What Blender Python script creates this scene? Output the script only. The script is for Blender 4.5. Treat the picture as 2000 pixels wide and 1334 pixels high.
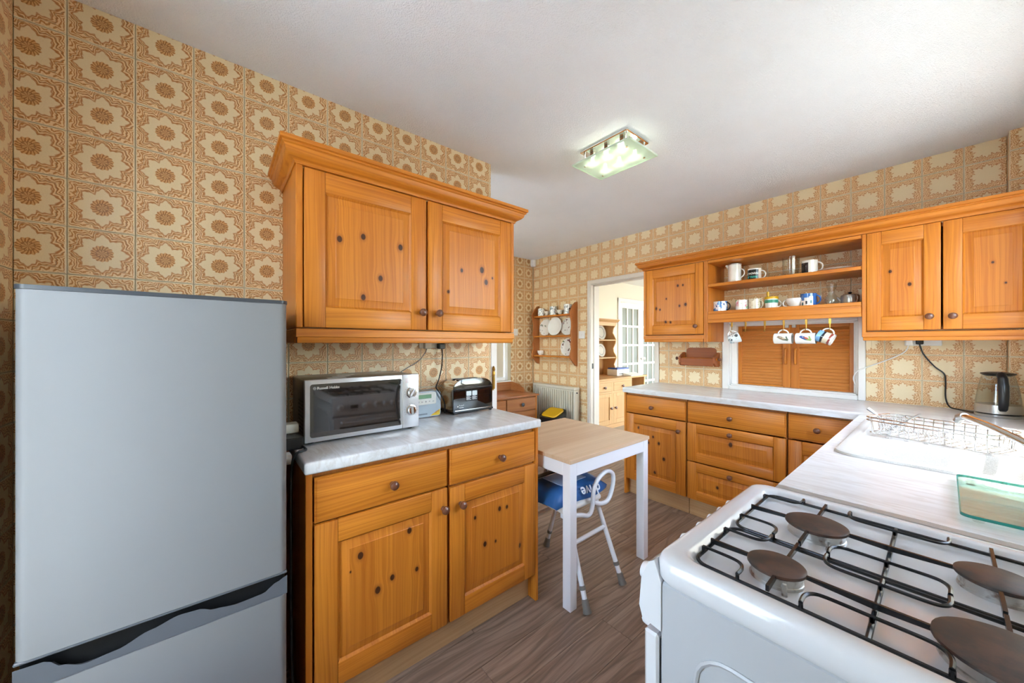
import bpy, bmesh, math, random
from mathutils import Vector, Matrix
random.seed(7)
PI = math.pi
scene = bpy.context.scene
COL = scene.collection
for o in list(bpy.data.objects): bpy.data.objects.remove(o)

# ------------------------------------------------------------------ camera
YAW = 0.8942
cam = bpy.data.cameras.new('camera'); cam.sensor_width = 36.0
cam.lens = 692.131 * 36 / 2000
cam.shift_x = (1000 - 981.709) / 2000; cam.shift_y = (670.078 - 667) / 2000
cam.clip_start = 0.01
camo = bpy.data.objects.new('camera', cam); COL.objects.link(camo)
camo.location = (0, 0, 1.27); camo.rotation_euler = (PI / 2, 0, YAW)
scene.camera = camo

# ------------------------------------------------------------------ world, sun, exposure
SUN = Vector((-0.35, 0.12, -1.0)).normalized()
w = bpy.data.worlds.new('sky'); scene.world = w; w.use_nodes = True
wt = w.node_tree; wt.nodes.clear()
wo = wt.nodes.new('ShaderNodeOutputWorld'); wb = wt.nodes.new('ShaderNodeBackground')
ws = wt.nodes.new('ShaderNodeTexSky'); ws.sky_type = 'NISHITA'; ws.sun_disc = False
ws.sun_elevation = math.radians(69.7); ws.sun_rotation = math.radians(109)
ws.air_density = 1.0; ws.dust_density = 1.0; ws.ozone_density = 0.6
wb.inputs[1].default_value = 1.0
hs_ = wt.nodes.new('ShaderNodeHueSaturation'); hs_.inputs['Saturation'].default_value = 0.72
wt.links.new(ws.outputs[0], hs_.inputs['Color']); wt.links.new(hs_.outputs[0], wb.inputs[0]); wt.links.new(wb.outputs[0], wo.inputs[0])
sl = bpy.data.lights.new('sun', 'SUN'); sl.energy = 6.0; sl.angle = math.radians(0.6); sl.color = (1, .98, .95)
so = bpy.data.objects.new('sun', sl); COL.objects.link(so)
so.rotation_euler = SUN.to_track_quat('-Z', 'Y').to_euler(); so.location = (3, -1, 8)
scene.view_settings.view_transform = 'Standard'; scene.view_settings.look = 'None'
scene.cycles.diffuse_bounces = 5; scene.cycles.glossy_bounces = 3; scene.cycles.max_bounces = 8
scene.cycles.use_adaptive_sampling = True; scene.cycles.adaptive_threshold = 0.2; scene.cycles.adaptive_min_samples = 16
scene.view_settings.gamma = 1.0; scene.view_settings.use_curve_mapping = False
scene.view_settings.exposure = 1.58
def portal(name, loc, rot, sx, sy):
    l = bpy.data.lights.new(name, 'AREA'); l.shape = 'RECTANGLE'; l.size = sx; l.size_y = sy; l.energy = 1.0
    l.cycles.is_portal = True
    o = bpy.data.objects.new(name, l); COL.objects.link(o); o.location = loc; o.rotation_euler = rot

# ------------------------------------------------------------------ key dimensions
XL = -1.744      # tiled wall behind the fridge
YW = 3.266       # tiled wall with the serving hatch
XF = -3.416      # far-left wall of the dining end
YB = -0.478      # wall behind the camera
XR = 0.325       # window wall
CZ = 2.3687      # ceiling
WZ = 0.897       # worktop height

# ------------------------------------------------------------------ mesh helpers
class MB:
    def __init__(s, T=None):
        s.v = []; s.f = []; s.T = T
    def P(s, p):
        s.v.append(s.T(*p) if s.T else tuple(p)); return len(s.v) - 1
    def F(s, *i): s.f.append(tuple(i))
    def box(s, a0, a1, b0, b1, c0, c1):
        i = [s.P((a, b, c)) for a in (a0, a1) for b in (b0, b1) for c in (c0, c1)]
        for q in ((0,1,3,2),(4,6,7,5),(0,4,5,1),(2,3,7,6),(0,2,6,4),(1,5,7,3)): s.F(*[i[k] for k in q])
        return s
    def bbox(s, a0, a1, b0, b1, c0, c1, bev=.003, seg=1):
        bm = bmesh.new(); bmesh.ops.create_cube(bm, size=1)
        for v in bm.verts:
            v.co = Vector(((a0+a1)/2 + v.co.x*(a1-a0), (b0+b1)/2 + v.co.y*(b1-b0), (c0+c1)/2 + v.co.z*(c1-c0)))
        bmesh.ops.bevel(bm, geom=list(bm.edges), offset=bev, segments=seg, affect='EDGES', profile=.5)
        bm.verts.index_update(); o = len(s.v)
        for v in bm.verts: s.P(v.co)
        for f in bm.faces: s.f.append(tuple(o + v.index for v in f.verts))
        bm.free(); return s
    def prism(s, poly, c0, c1, order='abc'):
        # poly in (a,b), extruded along c; order permutes into the local axes
        def put(a, b, c):
            d = {'a': a, 'b': b, 'c': c}; return s.P(tuple(d[k] for k in order))
        n = len(poly); lo = [put(a, b, c0) for a, b in poly]; hi = [put(a, b, c1) for a, b in poly]
        s.F(*lo[::-1]); s.F(*hi)
        for k in range(n):
            m = (k + 1) % n; s.F(lo[k], lo[m], hi[m], hi[k])
        return s
    def tube(s, pts, r, n=8, closed=False):
        pts = [Vector(p) for p in pts]; N = len(pts); rs = r if isinstance(r, (list, tuple)) else [r] * N
        rings = []; up = None
        for k in range(N):
            if closed: t = pts[(k + 1) % N] - pts[k - 1]
            else: t = pts[min(k + 1, N - 1)] - pts[max(k - 1, 0)]
            t.normalize()
            if up is None: up = Vector((0, 0, 1)) if abs(t.z) < .9 else Vector((1, 0, 0))
            a = up - t * up.dot(t)
            if a.length < 1e-5: a = t.orthogonal()
            a.normalize(); up = a; b = t.cross(a)
            rings.append([s.P(pts[k] + (a * math.cos(2*PI*j/n) + b * math.sin(2*PI*j/n)) * rs[k]) for j in range(n)])
        for k in range(N if closed else N - 1):
            A = rings[k]; B = rings[(k + 1) % N]
            for j in range(n): s.F(A[j], A[(j+1)%n], B[(j+1)%n], B[j])
        if not closed: s.F(*rings[0][::-1]); s.F(*rings[-1])
        return s
    def lathe(s, prof, c=(0, 0, 0), axis='z', n=20, sx=1.0, sy=1.0, cap=True):
        rings = []
        for r, h in prof:
            ring = []
            for j in range(n if r > 1e-6 else 1):
                x = r * sx * math.cos(2*PI*j/n); y = r * sy * math.sin(2*PI*j/n)
                p = {'z': (x, y, h), 'x': (h, x, y), 'y': (x, h, y)}[axis]
                ring.append(s.P((c[0]+p[0], c[1]+p[1], c[2]+p[2])))
            rings.append(ring)
        for A, B in zip(rings[:-1], rings[1:]):
            if len(A) == 1 and len(B) == 1: continue
            for j in range(n):
                k = (j + 1) % n
                if len(A) == 1: s.F(A[0], B[k], B[j])
                elif len(B) == 1: s.F(A[j], A[k], B[0])
                else: s.F(A[j], A[k], B[k], B[j])
        if cap and len(rings[0]) > 1: s.F(*rings[0][::-1])
        if cap and len(rings[-1]) > 1: s.F(*rings[-1])
        return s
    def mesh(s, name, off=(0, 0, 0), smooth=True, ang=35):
        me = bpy.data.meshes.new(name); ox, oy, oz = off
        me.from_pydata([(x-ox, y-oy, z-oz) for x, y, z in s.v], [], s.f)
        bm = bmesh.new(); bm.from_mesh(me); bmesh.ops.recalc_face_normals(bm, faces=bm.faces)
        if smooth:
            for f in bm.faces: f.smooth = True
            for e in bm.edges:
                if len(e.link_faces) != 2 or e.calc_face_angle(0) > math.radians(ang): e.smooth = False
        bm.to_mesh(me); bm.free(); return me

def TX(x0): return lambda u, v, w_: (x0 + w_, u, v)       # faces +X : u along Y
def TY(y0): return lambda u, v, w_: (u, y0 - w_, v)       # faces -Y : u along X
def TXm(x0): return lambda u, v, w_: (x0 - w_, u, v)      # faces -X

ORG = {}
def tag(o, label=None, cat=None, group=None, kind=None):
    if label: o['label'] = label
    if cat: o['category'] = cat
    if group: o['group'] = group
    if kind: o['kind'] = kind
    return o
def thing(name, label, cat, loc=(0, 0, 0), rz=0, group=None, rot=None):
    o = bpy.data.objects.new(name, None); COL.objects.link(o); o.empty_display_size = .05
    o.location = loc; o.rotation_euler = rot or (0, 0, rz)
    ORG[o] = Vector(loc)
    return tag(o, label, cat, group)
def obj(name, mb, mat, parent=None, world=True, label=None, kind=None, smooth=True, at=None, ang=35):
    """one mesh object; with world=True its vertices are given in world space"""
    off = Vector((0, 0, 0))
    if world and parent is not None: off = ORG.get(parent, Vector((0, 0, 0)))
    if at is not None: off = Vector(at)
    me = mb.mesh(name, off, smooth, ang) if isinstance(mb, MB) else mb
    o = bpy.data.objects.new(name, me); COL.objects.link(o)
    if mat is not None and not me.materials: me.materials.append(mat)
    if at is not None: o.location = Vector(at) - (ORG.get(parent, Vector((0, 0, 0))) if parent else Vector((0,0,0)))
    if parent is not None: o.parent = parent
    ORG[o] = off
    if label: o['label'] = label
    if kind: o['kind'] = kind
    return o
def single(name, mb, mat, label, cat, group=None, at=None, ang=35):
    if at is None:
        xs = [v[0] for v in mb.v]; ys = [v[1] for v in mb.v]; zs = [v[2] for v in mb.v]
        at = ((min(xs)+max(xs))/2, (min(ys)+max(ys))/2, min(zs))
    o = obj(name, mb, mat, None, at=at, ang=ang); return tag(o, label, cat, group)
def struct(name, mb, mat, label=None, cat=None):
    o = obj(name, mb, mat); o['kind'] = 'structure'
    if label: o['label'] = label
    if cat: o['category'] = cat
    return o
def lettering(body, size, mat, parent, M, name='lettering', ext=.0004, bend=None, bold=0, align='LEFT', label=None):
    cu = bpy.data.curves.new(name, 'FONT'); cu.body = body; cu.size = size; cu.extrude = ext; cu.offset = bold; cu.align_x = align
    cu.resolution_u = 3
    t = bpy.data.objects.new(name, cu); COL.objects.link(t)
    me = bpy.data.meshes.new_from_object(t); bpy.data.objects.remove(t); bpy.data.curves.remove(cu)
    if bend:
        for v in me.vertices:
            a = v.co.x / bend; r = bend + v.co.z; v.co = Vector((math.sin(a) * r, v.co.y, math.cos(a) * r))
    me.transform(M); me.materials.clear(); me.materials.append(mat)
    o = bpy.data.objects.new(name, me); COL.objects.link(o); o.parent = parent
    if label: o['label'] = label
    return o
def frame_m(origin, ex, ey):
    ex = Vector(ex).normalized(); ey = Vector(ey).normalized(); ez = ex.cross(ey)
    m = Matrix.Identity(4)
    for i in range(3): m[i][0] = ex[i]; m[i][1] = ey[i]; m[i][2] = ez[i]; m[i][3] = origin[i]
    return m
def arc(cx, cy, r, a0, a1, n=8):
    return [(cx + r*math.cos(math.radians(a0+(a1-a0)*k/n)), cy + r*math.sin(math.radians(a0+(a1-a0)*k/n))) for k in range(n+1)]
def rrect(a0, a1, b0, b1, r, n=5):
    return arc(a1-r, b1-r, r, 0, 90, n) + arc(a0+r, b1-r, r, 90, 180, n) + arc(a0+r, b0+r, r, 180, 270, n) + arc(a1-r, b0+r, r, 270, 360, n)
def smooth_path(pts, n=6):
    """Catmull-Rom through the points"""
    P = [Vector(p) for p in pts]; out = []
    for i in range(len(P) - 1):
        p0 = P[max(i-1, 0)]; p1 = P[i]; p2 = P[i+1]; p3 = P[min(i+2, len(P)-1)]
        for k in range(n):
            t = k / n
            out.append(.5*((2*p1) + (p2-p0)*t + (2*p0-5*p1+4*p2-p3)*t*t + (3*p1-p0-3*p2+p3)*t**3))
    out.append(P[-1]); return out

# ------------------------------------------------------------------ materials
def lin(h):
    h = h.lstrip('#'); c = [int(h[i:i+2], 16) / 255 for i in (0, 2, 4)]
    return tuple((x/12.92 if x <= .04045 else ((x+.055)/1.055)**2.4) for x in c) + (1,)
class NT:
    def __init__(s, name, rough=.5, metal=0, color=None, **kw):
        s.m = bpy.data.materials.new(name); s.m.use_nodes = True; s.t = s.m.node_tree
        s.b = s.t.nodes['Principled BSDF']; s.out = s.t.nodes['Material Output']
        s.b.inputs['Roughness'].default_value = rough; s.b.inputs['Metallic'].default_value = metal
        if color is not None: s.b.inputs['Base Color'].default_value = color if not isinstance(color, str) else lin(color)
        for k, v in kw.items(): s.b.inputs[k].default_value = v
    def n(s, t, **kw):
        x = s.t.nodes.new(t)
        for k, v in kw.items(): setattr(x, k, v)
        return x
    def put(s, sock, v):
        if isinstance(v, bpy.types.NodeSocket): s.t.links.new(v, sock)
        elif isinstance(v, str): sock.default_value = lin(v)
        else: sock.default_value = v
    def math(s, op, a, b=0, c=None, clamp=False):
        x = s.n('ShaderNodeMath', operation=op, use_clamp=clamp); s.put(x.inputs[0], a); s.put(x.inputs[1], b)
        if c is not None: s.put(x.inputs[2], c)
        return x.outputs[0]
    def add(s, *a):
        r = a[0]
        for q in a[1:]: r = s.math('ADD', r, q)
        return r
    def mul(s, a, b): return s.math('MULTIPLY', a, b)
    def sub(s, a, b): return s.math('SUBTRACT', a, b)
    def step(s, x, e0, e1, smooth=True):
        q = s.n('ShaderNodeMapRange', interpolation_type='SMOOTHSTEP' if smooth else 'LINEAR'); q.clamp = True
        s.put(q.inputs[0], x); s.put(q.inputs[1], e0); s.put(q.inputs[2], e1); return q.outputs[0]
    def mix(s, f, a, b, blend='MIX'):
        x = s.n('ShaderNodeMix', data_type='RGBA', blend_type=blend); x.clamp_factor = True
        s.put(x.inputs[0], f); s.put(x.inputs[6], a); s.put(x.inputs[7], b); return x.outputs[2]
    def coords(s):
        c = s.n('ShaderNodeTexCoord').outputs['Object']; x = s.n('ShaderNodeSeparateXYZ'); s.put(x.inputs[0], c)
        return x.outputs[0], x.outputs[1], x.outputs[2]
    def vec(s, x, y, z):
        v = s.n('ShaderNodeCombineXYZ'); s.put(v.inputs[0], x); s.put(v.inputs[1], y); s.put(v.inputs[2], z); return v.outputs[0]
    def noise(s, vec, scale, detail=2, rough=.5, dist=0):
        x = s.n('ShaderNodeTexNoise'); s.put(x.inputs['Vector'], vec); s.put(x.inputs['Scale'], scale)
        s.put(x.inputs['Detail'], detail); s.put(x.inputs['Roughness'], rough); s.put(x.inputs['Distortion'], dist); return x.outputs['Fac']
    def rnd(s): return s.n('ShaderNodeObjectInfo').outputs['Random']
    def col(s, v): s.put(s.b.inputs['Base Color'], v)
    def bump(s, h, strength=.2, dist=.002):
        x = s.n('ShaderNodeBump'); s.put(x.inputs['Height'], h); x.inputs['Strength'].default_value = strength; x.inputs['Distance'].default_value = dist
        s.t.links.new(x.outputs[0], s.b.inputs['Normal'])

def plain(name, color, rough=.5, metal=0, **kw): return NT(name, rough, metal, color, **kw).m

def pine(name, grain='z', normal='x', light='#d9892d', dark='#ad5b13', knots=(), strips=0, rough=.4):
    """honey pine: streaks along `grain`, knots at (cross, along, radius) in the object's own space"""
    n = NT(name, rough); X = dict(zip('xyz', n.coords())); g = X[grain]; cr = [k for k in 'xyz' if k not in (grain, normal)][0]; c = X[cr]; w_ = X[normal]
    r = n.rnd(); ro = n.mul(r, 37.0)
    cw = c; dk = 0.0; ring = 0.0
    for (kc, kg, kr) in [(p_, q_, r_*.8) for p_, q_, r_ in knots]:
        dc = n.sub(c, kc); dg = n.sub(g, kg)
        d = n.math('SQRT', n.add(n.mul(dc, dc), n.mul(n.mul(dg, dg), .55)))
        pull = n.math('EXPONENT', n.mul(n.mul(d, d), -1 / (2.4*kr)**2))
        cw = n.sub(cw, n.mul(n.mul(dc, pull), .75))
        q = n.sub(1.0, n.step(d, kr*.75, kr*1.05)); dk = n.math('MAXIMUM', dk, q)
        q2 = n.sub(1.0, n.step(d, kr*.9, kr*2.1)); ring = n.math('MAXIMUM', ring, q2)
    warp = n.noise(n.vec(n.mul(cw, 5.0), n.mul(g, 1.3), n.add(ro, n.mul(w_, 5.0))), 1.0, 2)
    cw2 = n.add(cw, n.mul(n.sub(warp, .5), .05))
    fine = n.noise(n.vec(n.mul(cw2, 170.0), n.mul(g, 1.6), n.add(ro, n.mul(w_, 20.0))), 1.0, 2, .55)
    broad = n.noise(n.vec(n.mul(cw2, 26.0), n.mul(g, .6), n.add(ro, 3.3)), 1.0, 2)
    f = n.add(n.mul(n.step(fine, .36, .70), .5), n.mul(n.step(broad, .25, .8), .40))
    colr = n.mix(f, light, dark)
    if strips:
        sid = n.math('FLOOR', n.math('DIVIDE', n.add(c, ro), strips))
        wn = n.n('ShaderNodeTexWhiteNoise', noise_dimensions='1D'); n.put(wn.inputs['W'], sid)
        colr = n.mix(n.mul(wn.outputs['Value'], .34), colr, n.mix(.5, dark, '#a9632a'))
    colr = n.mix(n.mul(r, .22), colr, dark)
    if knots:
        colr = n.mix(n.mul(ring, .55), colr, '#9a5420'); colr = n.mix(n.mul(dk, .92), colr, '#35190c')
    n.col(colr); n.bump(fine, .06, .001)
    n.b.inputs['Coat Weight'].default_value = .06; n.b.inputs['Coat Roughness'].default_value = .2; n.b.inputs['Specular IOR Level'].default_value = .35
    return n.m

def tile_mat(name, medallion):
    n = NT(name, .3); x, y, z = n.coords(); k = 1 / .0755
    x = n.mul(x, k); y = n.mul(y, k)
    wob = n.noise(n.vec(n.mul(x, 5.0), n.mul(y, 5.0), .3), 1.0, 2)
    ax = n.math('ABSOLUTE', x); ay = n.math('ABSOLUTE', y)
    r = n.math('SQRT', n.add(n.mul(x, x), n.mul(y, y))); th = n.math('ARCTAN2', y, x)
    sq = n.math('POWER', n.add(n.math('POWER', ax, 3.0), n.math('POWER', ay, 3.0)), 1/3)
    c8 = n.math('COSINE', n.mul(th, 8.0)); c24 = n.math('COSINE', n.mul(th, 24.0)); c4 = n.math('COSINE', n.mul(th, 4.0))
    if medallion: R = n.add(.665, n.mul(c8, .085), n.mul(c4, .05), n.mul(c24, .022))
    else: R = n.add(.63, n.mul(c8, .085), n.mul(c24, .055))
    d = n.add(n.sub(sq, R), n.mul(n.sub(wob, .5), .13))
    cellv = n.noise(n.vec(n.mul(x, 9.0), n.mul(y, 9.0), n.mul(n.rnd(), 9.0)), 3.0, 3)
    cream = n.mix(n.mul(cellv, .55), '#edd9b0', '#dbc08f')
    wv = n.noise(n.vec(n.mul(x, 3.2), n.mul(y, 3.2), 4.1), 1.0, 2)
    lines = n.math('SINE', n.add(n.mul(d, 58.0), n.mul(wv, 22.0)))
    tan = n.mix(n.step(lines, -.25, .6), '#ecca98', '#c08243')
    out = n.step(d, -.015, .03)
    colr = n.mix(out, cream, tan)
    # scroll outline round the centre field
    ol = n.sub(1.0, n.step(n.math('ABSOLUTE', n.sub(d, .03)), .0, .06)); colr = n.mix(n.mul(ol, .75), colr, '#b97438')
    if medallion:
        # inner pale petals band and the round wreath
        ol2 = n.sub(1.0, n.step(n.math('ABSOLUTE', n.sub(d, .17)), .0, .03)); colr = n.mix(n.mul(ol2, .6), colr, '#8a5527')
        pet = n.math('COSINE', n.mul(th, 14.0)); rn = n.add(r, n.mul(pet, .018), n.mul(n.sub(wob, .5), .05))
        med = n.sub(1.0, n.step(rn, .33, .36)); spok = n.math('SINE', n.add(n.mul(th, 18.0), n.mul(rn, 22.0)))
        mc = n.mix(n.step(spok, -.2, .8), '#d8a468', '#a96c32')
        inner = n.sub(1.0, n.step(rn, .17, .19)); mc = n.mix(n.mul(inner, .55), mc, n.mix(n.step(n.math('SINE', n.mul(th, 8.0)), -.2, .5), '#d8ad72', '#8f5827'))
        rim = n.sub(1.0, n.step(n.math('ABSOLUTE', n.sub(rn, .18)), .0, .03)); mc = n.mix(n.mul(rim, .7), mc, '#7a4a20')
        colr = n.mix(med, colr, mc)
    edge = n.step(n.math('MAXIMUM', ax, ay), .93, .97); colr = n.mix(n.mul(edge, .9), colr, '#ead9b4')
    n.col(colr)
    n.bump(n.add(n.mul(n.mul(out, lines), .5), n.mul(cellv, .5)), .35, .0012)
    return n.m

def marble(name):
    n = NT(name, .22); x, y, z = n.coords()
    a = n.noise(n.vec(n.mul(x, 2.0), n.mul(y, 9.0), n.mul(z, 6.0)), 1.6, 5, .6, .8)
    b = n.noise(n.vec(n.mul(x, 4.0), n.mul(y, 26.0), n.mul(z, 8.0)), 2.0, 4, .6, .5)
    v = n.sub(1.0, n.step(n.math('ABSOLUTE', n.sub(a, .5)), .0, .05))
    c = n.mix(n.step(b, .3, .75), '#dcdcda', '#cfcdca'); c = n.mix(n.mul(v, .28), c, '#b9ac9e')
    n.col(c); return n.m

def plankmat(name):
    n = NT(name, .42); x, y, z = n.coords(); ro = n.mul(n.rnd(), 51.0)
    wp = n.noise(n.vec(n.mul(x, 9.0), n.mul(y, 1.6), ro), 1.0, 3)
    cx_ = n.add(x, n.mul(n.sub(wp, .5), .09))
    f1 = n.noise(n.vec(n.mul(cx_, 60.0), n.mul(y, 2.0), ro), 1.0, 3)
    rings = n.math('SINE', n.add(n.mul(cx_, 190.0), n.mul(n.noise(n.vec(n.mul(x, 4.0), n.mul(y, 1.1), ro), 1.0, 2), 30.0)))
    f2 = n.noise(n.vec(n.mul(x, 420.0), n.mul(y, 9.0), ro), 1.0, 2)
    c = n.mix(n.step(f1, .3, .72), '#a38a76', '#745c4a')
    c = n.mix(n.mul(n.step(rings, .55, 1.0), .38), c, '#4e3d30')
    c = n.mix(n.mul(n.step(f2, .5, .75), .35), c, '#59473a')
    c = n.mix(n.mul(n.rnd(), .3), c, '#7d6858')
    n.col(c); n.bump(f2, .12, .0008); return n.m

def glass(name, tint='#eef6f4', rough=0.0, refl=.12):
    """thin pane: light passes, some mirror reflection at every angle by Fresnel"""
    n = NT(name); t = n.t; t.nodes.remove(n.b)
    tr = n.n('ShaderNodeBsdfTransparent'); tr.inputs[0].default_value = lin(tint)
    gl = n.n('ShaderNodeBsdfGlossy'); gl.inputs['Roughness'].default_value = rough
    lw = n.n('ShaderNodeLayerWeight'); lw.inputs[0].default_value = .5
    mx = n.n('ShaderNodeMixShader'); f = n.math('ADD', n.mul(n.math('POWER', lw.outputs['Facing'], 5.0), .85), refl * .4, clamp=True)
    t.links.new(f, mx.inputs[0]); t.links.new(tr.outputs[0], mx.inputs[1]); t.links.new(gl.outputs[0], mx.inputs[2]); t.links.new(mx.outputs[0], n.out.inputs[0])
    return n.m

M = {}
M['white'] = plain('white_paint', '#e9e5de', .4)
M['cream_wall'] = plain('cream_emulsion', '#e6dcc6', .7)
M['plaster'] = plain('grey_plaster', '#cfc6b6', .8)
M['grout'] = plain('grout', '#bdb093', .85)
n = NT('stipple_ceiling', .9); x, y, z = n.coords(); v = n.vec(x, y, z)
n.col(n.mix(n.step(n.noise(v, 1.6, 3), .3, .75), '#f8f9fb', '#f1f2f3')); n.bump(n.noise(v, 170, 3, .7), .9, .006); M['ceil'] = n.m
M['tile_med'] = tile_mat('medallion_tile', True); M['tile_plain'] = tile_mat('scroll_tile', False)
M['marble'] = marble('marbled_laminate'); M['plank'] = plankmat('grey_oak_plank')
for g, nn in (('z','x'), ('z','y'), ('x','y'), ('y','x'), ('x','z'), ('y','z')): M['pine_'+g+nn] = pine('pine_%s_%s' % (g, nn), g, nn)
M['pine_in'] = pine('pine_inside', 'z', 'x', '#c07c3e', '#a0602a')
M['knob'] = plain('dark_turned_wood', '#6b3f2a', .3, **{'Coat Weight': .4})
M['plinth'] = pine('raw_plinth', 'y', 'x', '#c9a173', '#b08756', rough=.6)
M['plinth_x'] = pine('raw_plinth_x', 'x', 'y', '#c9a173', '#b08756', rough=.6)
M['silver'] = plain('silver_enamel', '#7d7d7d', .55, .1)
M['dkgrey'] = plain('dark_grey_plastic', '#3b3e42', .35)
M['mdgrey'] = plain('mid_grey_plastic', '#5a5d61', .32)
M['black'] = plain('black_plastic', '#141414', .35)
M['gloss_black'] = plain('gloss_black', '#0b0c0d', .06, **{'Coat Weight': 1.0})
M['chrome'] = plain('chrome', '#e2e2e0', .12, 1.0)
M['steel'] = plain('brushed_steel', '#bdbdba', .28, 1.0)
M['brass'] = plain('brass', '#b08a42', .3, 1.0)
M['enamel'] = plain('white_enamel', '#d8d9da', .12, **{'Coat Weight': .5})
M['matt_enamel_shaded'] = plain('shaded_cooker_panel', '#b4b6b8', .35)  # white panel; its shade is greyed into the base colour
M['plastic_w'] = plain('white_plastic', '#ebe9e4', .4)
M['ivory'] = plain('ivory_plastic', '#ddd6c4', .45)
M['china'] = plain('white_china', '#efece4', .12, **{'Coat Weight': .6})
M['iron'] = plain('black_enamel_iron', '#101113', .25)
n = NT('burner_cap', .45); x, y, z = n.coords(); n.col(n.mix(n.step(n.noise(n.vec(x, y, z), 28, 4, .6), .35, .7), '#2c2522', '#54382a')); M['cap'] = n.m
n = NT('burnt_alu', .35, .9); x, y, z = n.coords(); n.col(n.mix(n.step(n.noise(n.vec(x, y, z), 60, 3), .5, .75), '#c9c8c4', '#6a4526')); M['alu'] = n.m
M['clear'] = glass('clear_glass', '#fbfdfc', 0, .12)
M['ovenglass'] = plain('oven_door_glass', '#241d19', .05, **{'Specular IOR Level': 1.0, 'Coat Weight': 1.0})
M['green_edge'] = plain('green_glass_edge', '#3aa89c', .1, **{'Transmission Weight': .4})
M['board'] = glass('tinted_board_glass', '#e6f3ef', .03, .22)
M['lcd'] = plain('lcd_green', '#6f9a74', .3)
M['yellow'] = plain('yellow_plastic', '#d3a400', .4)
M['blue_bag'] = plain('blue_vinyl', '#2a5d95', .4)
M['rubber'] = plain('grey_rubber', '#77736a', .6)
M['radiator'] = plain('radiator_cream', '#d9d1bd', .35)
n = NT('composite_sink', .35); x, y, z = n.coords(); n.col(n.mix(n.step(n.noise(n.vec(x, y, z), 900, 1), .45, .7), '#d3d1cb', '#a9a8a3')); M['sink'] = n.m
M['dresser'] = pine('light_dresser_pine', 'z', 'x', '#d3a875', '#bd8b55', rough=.5)
M['dresser_y'] = pine('light_dresser_pine_y', 'y', 'x', '#d3a875', '#bd8b55', rough=.5)
M['chest'] = pine('chest_pine', 'y', 'x', '#b0713f', '#8e5228', rough=.4)
M['chest_z'] = pine('chest_pine_top', 'y', 'z', '#a8673a', '#8e5228', rough=.35)
M['shelfpine'] = pine('shelf_pine', 'z', 'x', '#b8703a', '#96562a', rough=.4)
M['beech'] = pine('beech_staves', 'y', 'z', '#e0c6a6', '#cdab86', strips=.045, rough=.4)
M['louvre'] = pine('louvre_pine', 'x', 'y', '#d0914f', '#b87436', rough=.45)
M['mahog'] = pine('roll_holder_wood', 'x', 'y', '#a0531f', '#7d3c14', rough=.5)
M['bulb'] = NT('lamp_bulb', .5).m; b_ = M['bulb'].node_tree.nodes['Principled BSDF']; b_.inputs['Emission Color'].default_value = (1, .95, .84, 1); b_.inputs['Emission Strength'].default_value = 16
n = NT('frosted_plate'); t = n.t; t.nodes.remove(n.b)
tr = n.n('ShaderNodeBsdfTransparent'); tr.inputs[0].default_value = lin('#e4f2e4'); tl = n.n('ShaderNodeBsdfTranslucent'); tl.inputs[0].default_value = lin('#eef5ea'); gl = n.n('ShaderNodeBsdfDiffuse'); gl.inputs[0].default_value = lin('#dfeadd')
m1 = n.n('ShaderNodeMixShader'); m1.inputs[0].default_value = .4; m2 = n.n('ShaderNodeMixShader'); m2.inputs[0].default_value = .25
t.links.new(tr.outputs[0], m1.inputs[1]); t.links.new(tl.outputs[0], m1.inputs[2]); t.links.new(m1.outputs[0], m2.inputs[1]); t.links.new(gl.outputs[0], m2.inputs[2]); t.links.new(m2.outputs[0], n.out.inputs[0]); M['frost'] = n.m
n = NT('pale_bounce_ground', .9); x, y, z = n.coords(); n.col(n.mix(n.noise(n.vec(x, y, z), 3, 4), '#b4b6b8', '#cdced0')); M['bounce_paving'] = n.m  # pale neutral tone picked for daylight bounced indoors
n = NT('gravel', .95); x, y, z = n.coords(); n.col(n.mix(n.noise(n.vec(x, y, z), 3, 4), '#85857e', '#9b9a93')); M['gravel'] = n.m  # darker tone picked to cut bounce onto the ceiling
M['obscure'] = plain('obscured_pane', '#82857c', .45)
M['screen'] = plain('black_lcd', '#0d0f12', .1)
# ================================================================== the setting
SUN_DIR = SUN
def cells(u0, u1, v0, v1, holes):
    us = sorted({u0, u1, *[h[0] for h in holes], *[h[1] for h in holes]}); vs = sorted({v0, v1, *[h[2] for h in holes], *[h[3] for h in holes]})
    us = [u for u in us if u0 <= u <= u1]; vs = [v for v in vs if v0 <= v <= v1]
    for a, b in zip(us[:-1], us[1:]):
        for c, d in zip(vs[:-1], vs[1:]):
            m, k = (a+b)/2, (c+d)/2
            if not any(h[0] < m < h[1] and h[2] < k < h[3] for h in holes): yield a, b, c, d
def wall(name, T, u0, u1, v0, v1, thick, mat, holes=(), label=None):
    mb = MB(T)
    for a, b, c, d in cells(u0, u1, v0, v1, holes): mb.box(a, b, c, d, -thick, -.004)
    return struct(name, mb, mat, label)

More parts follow.
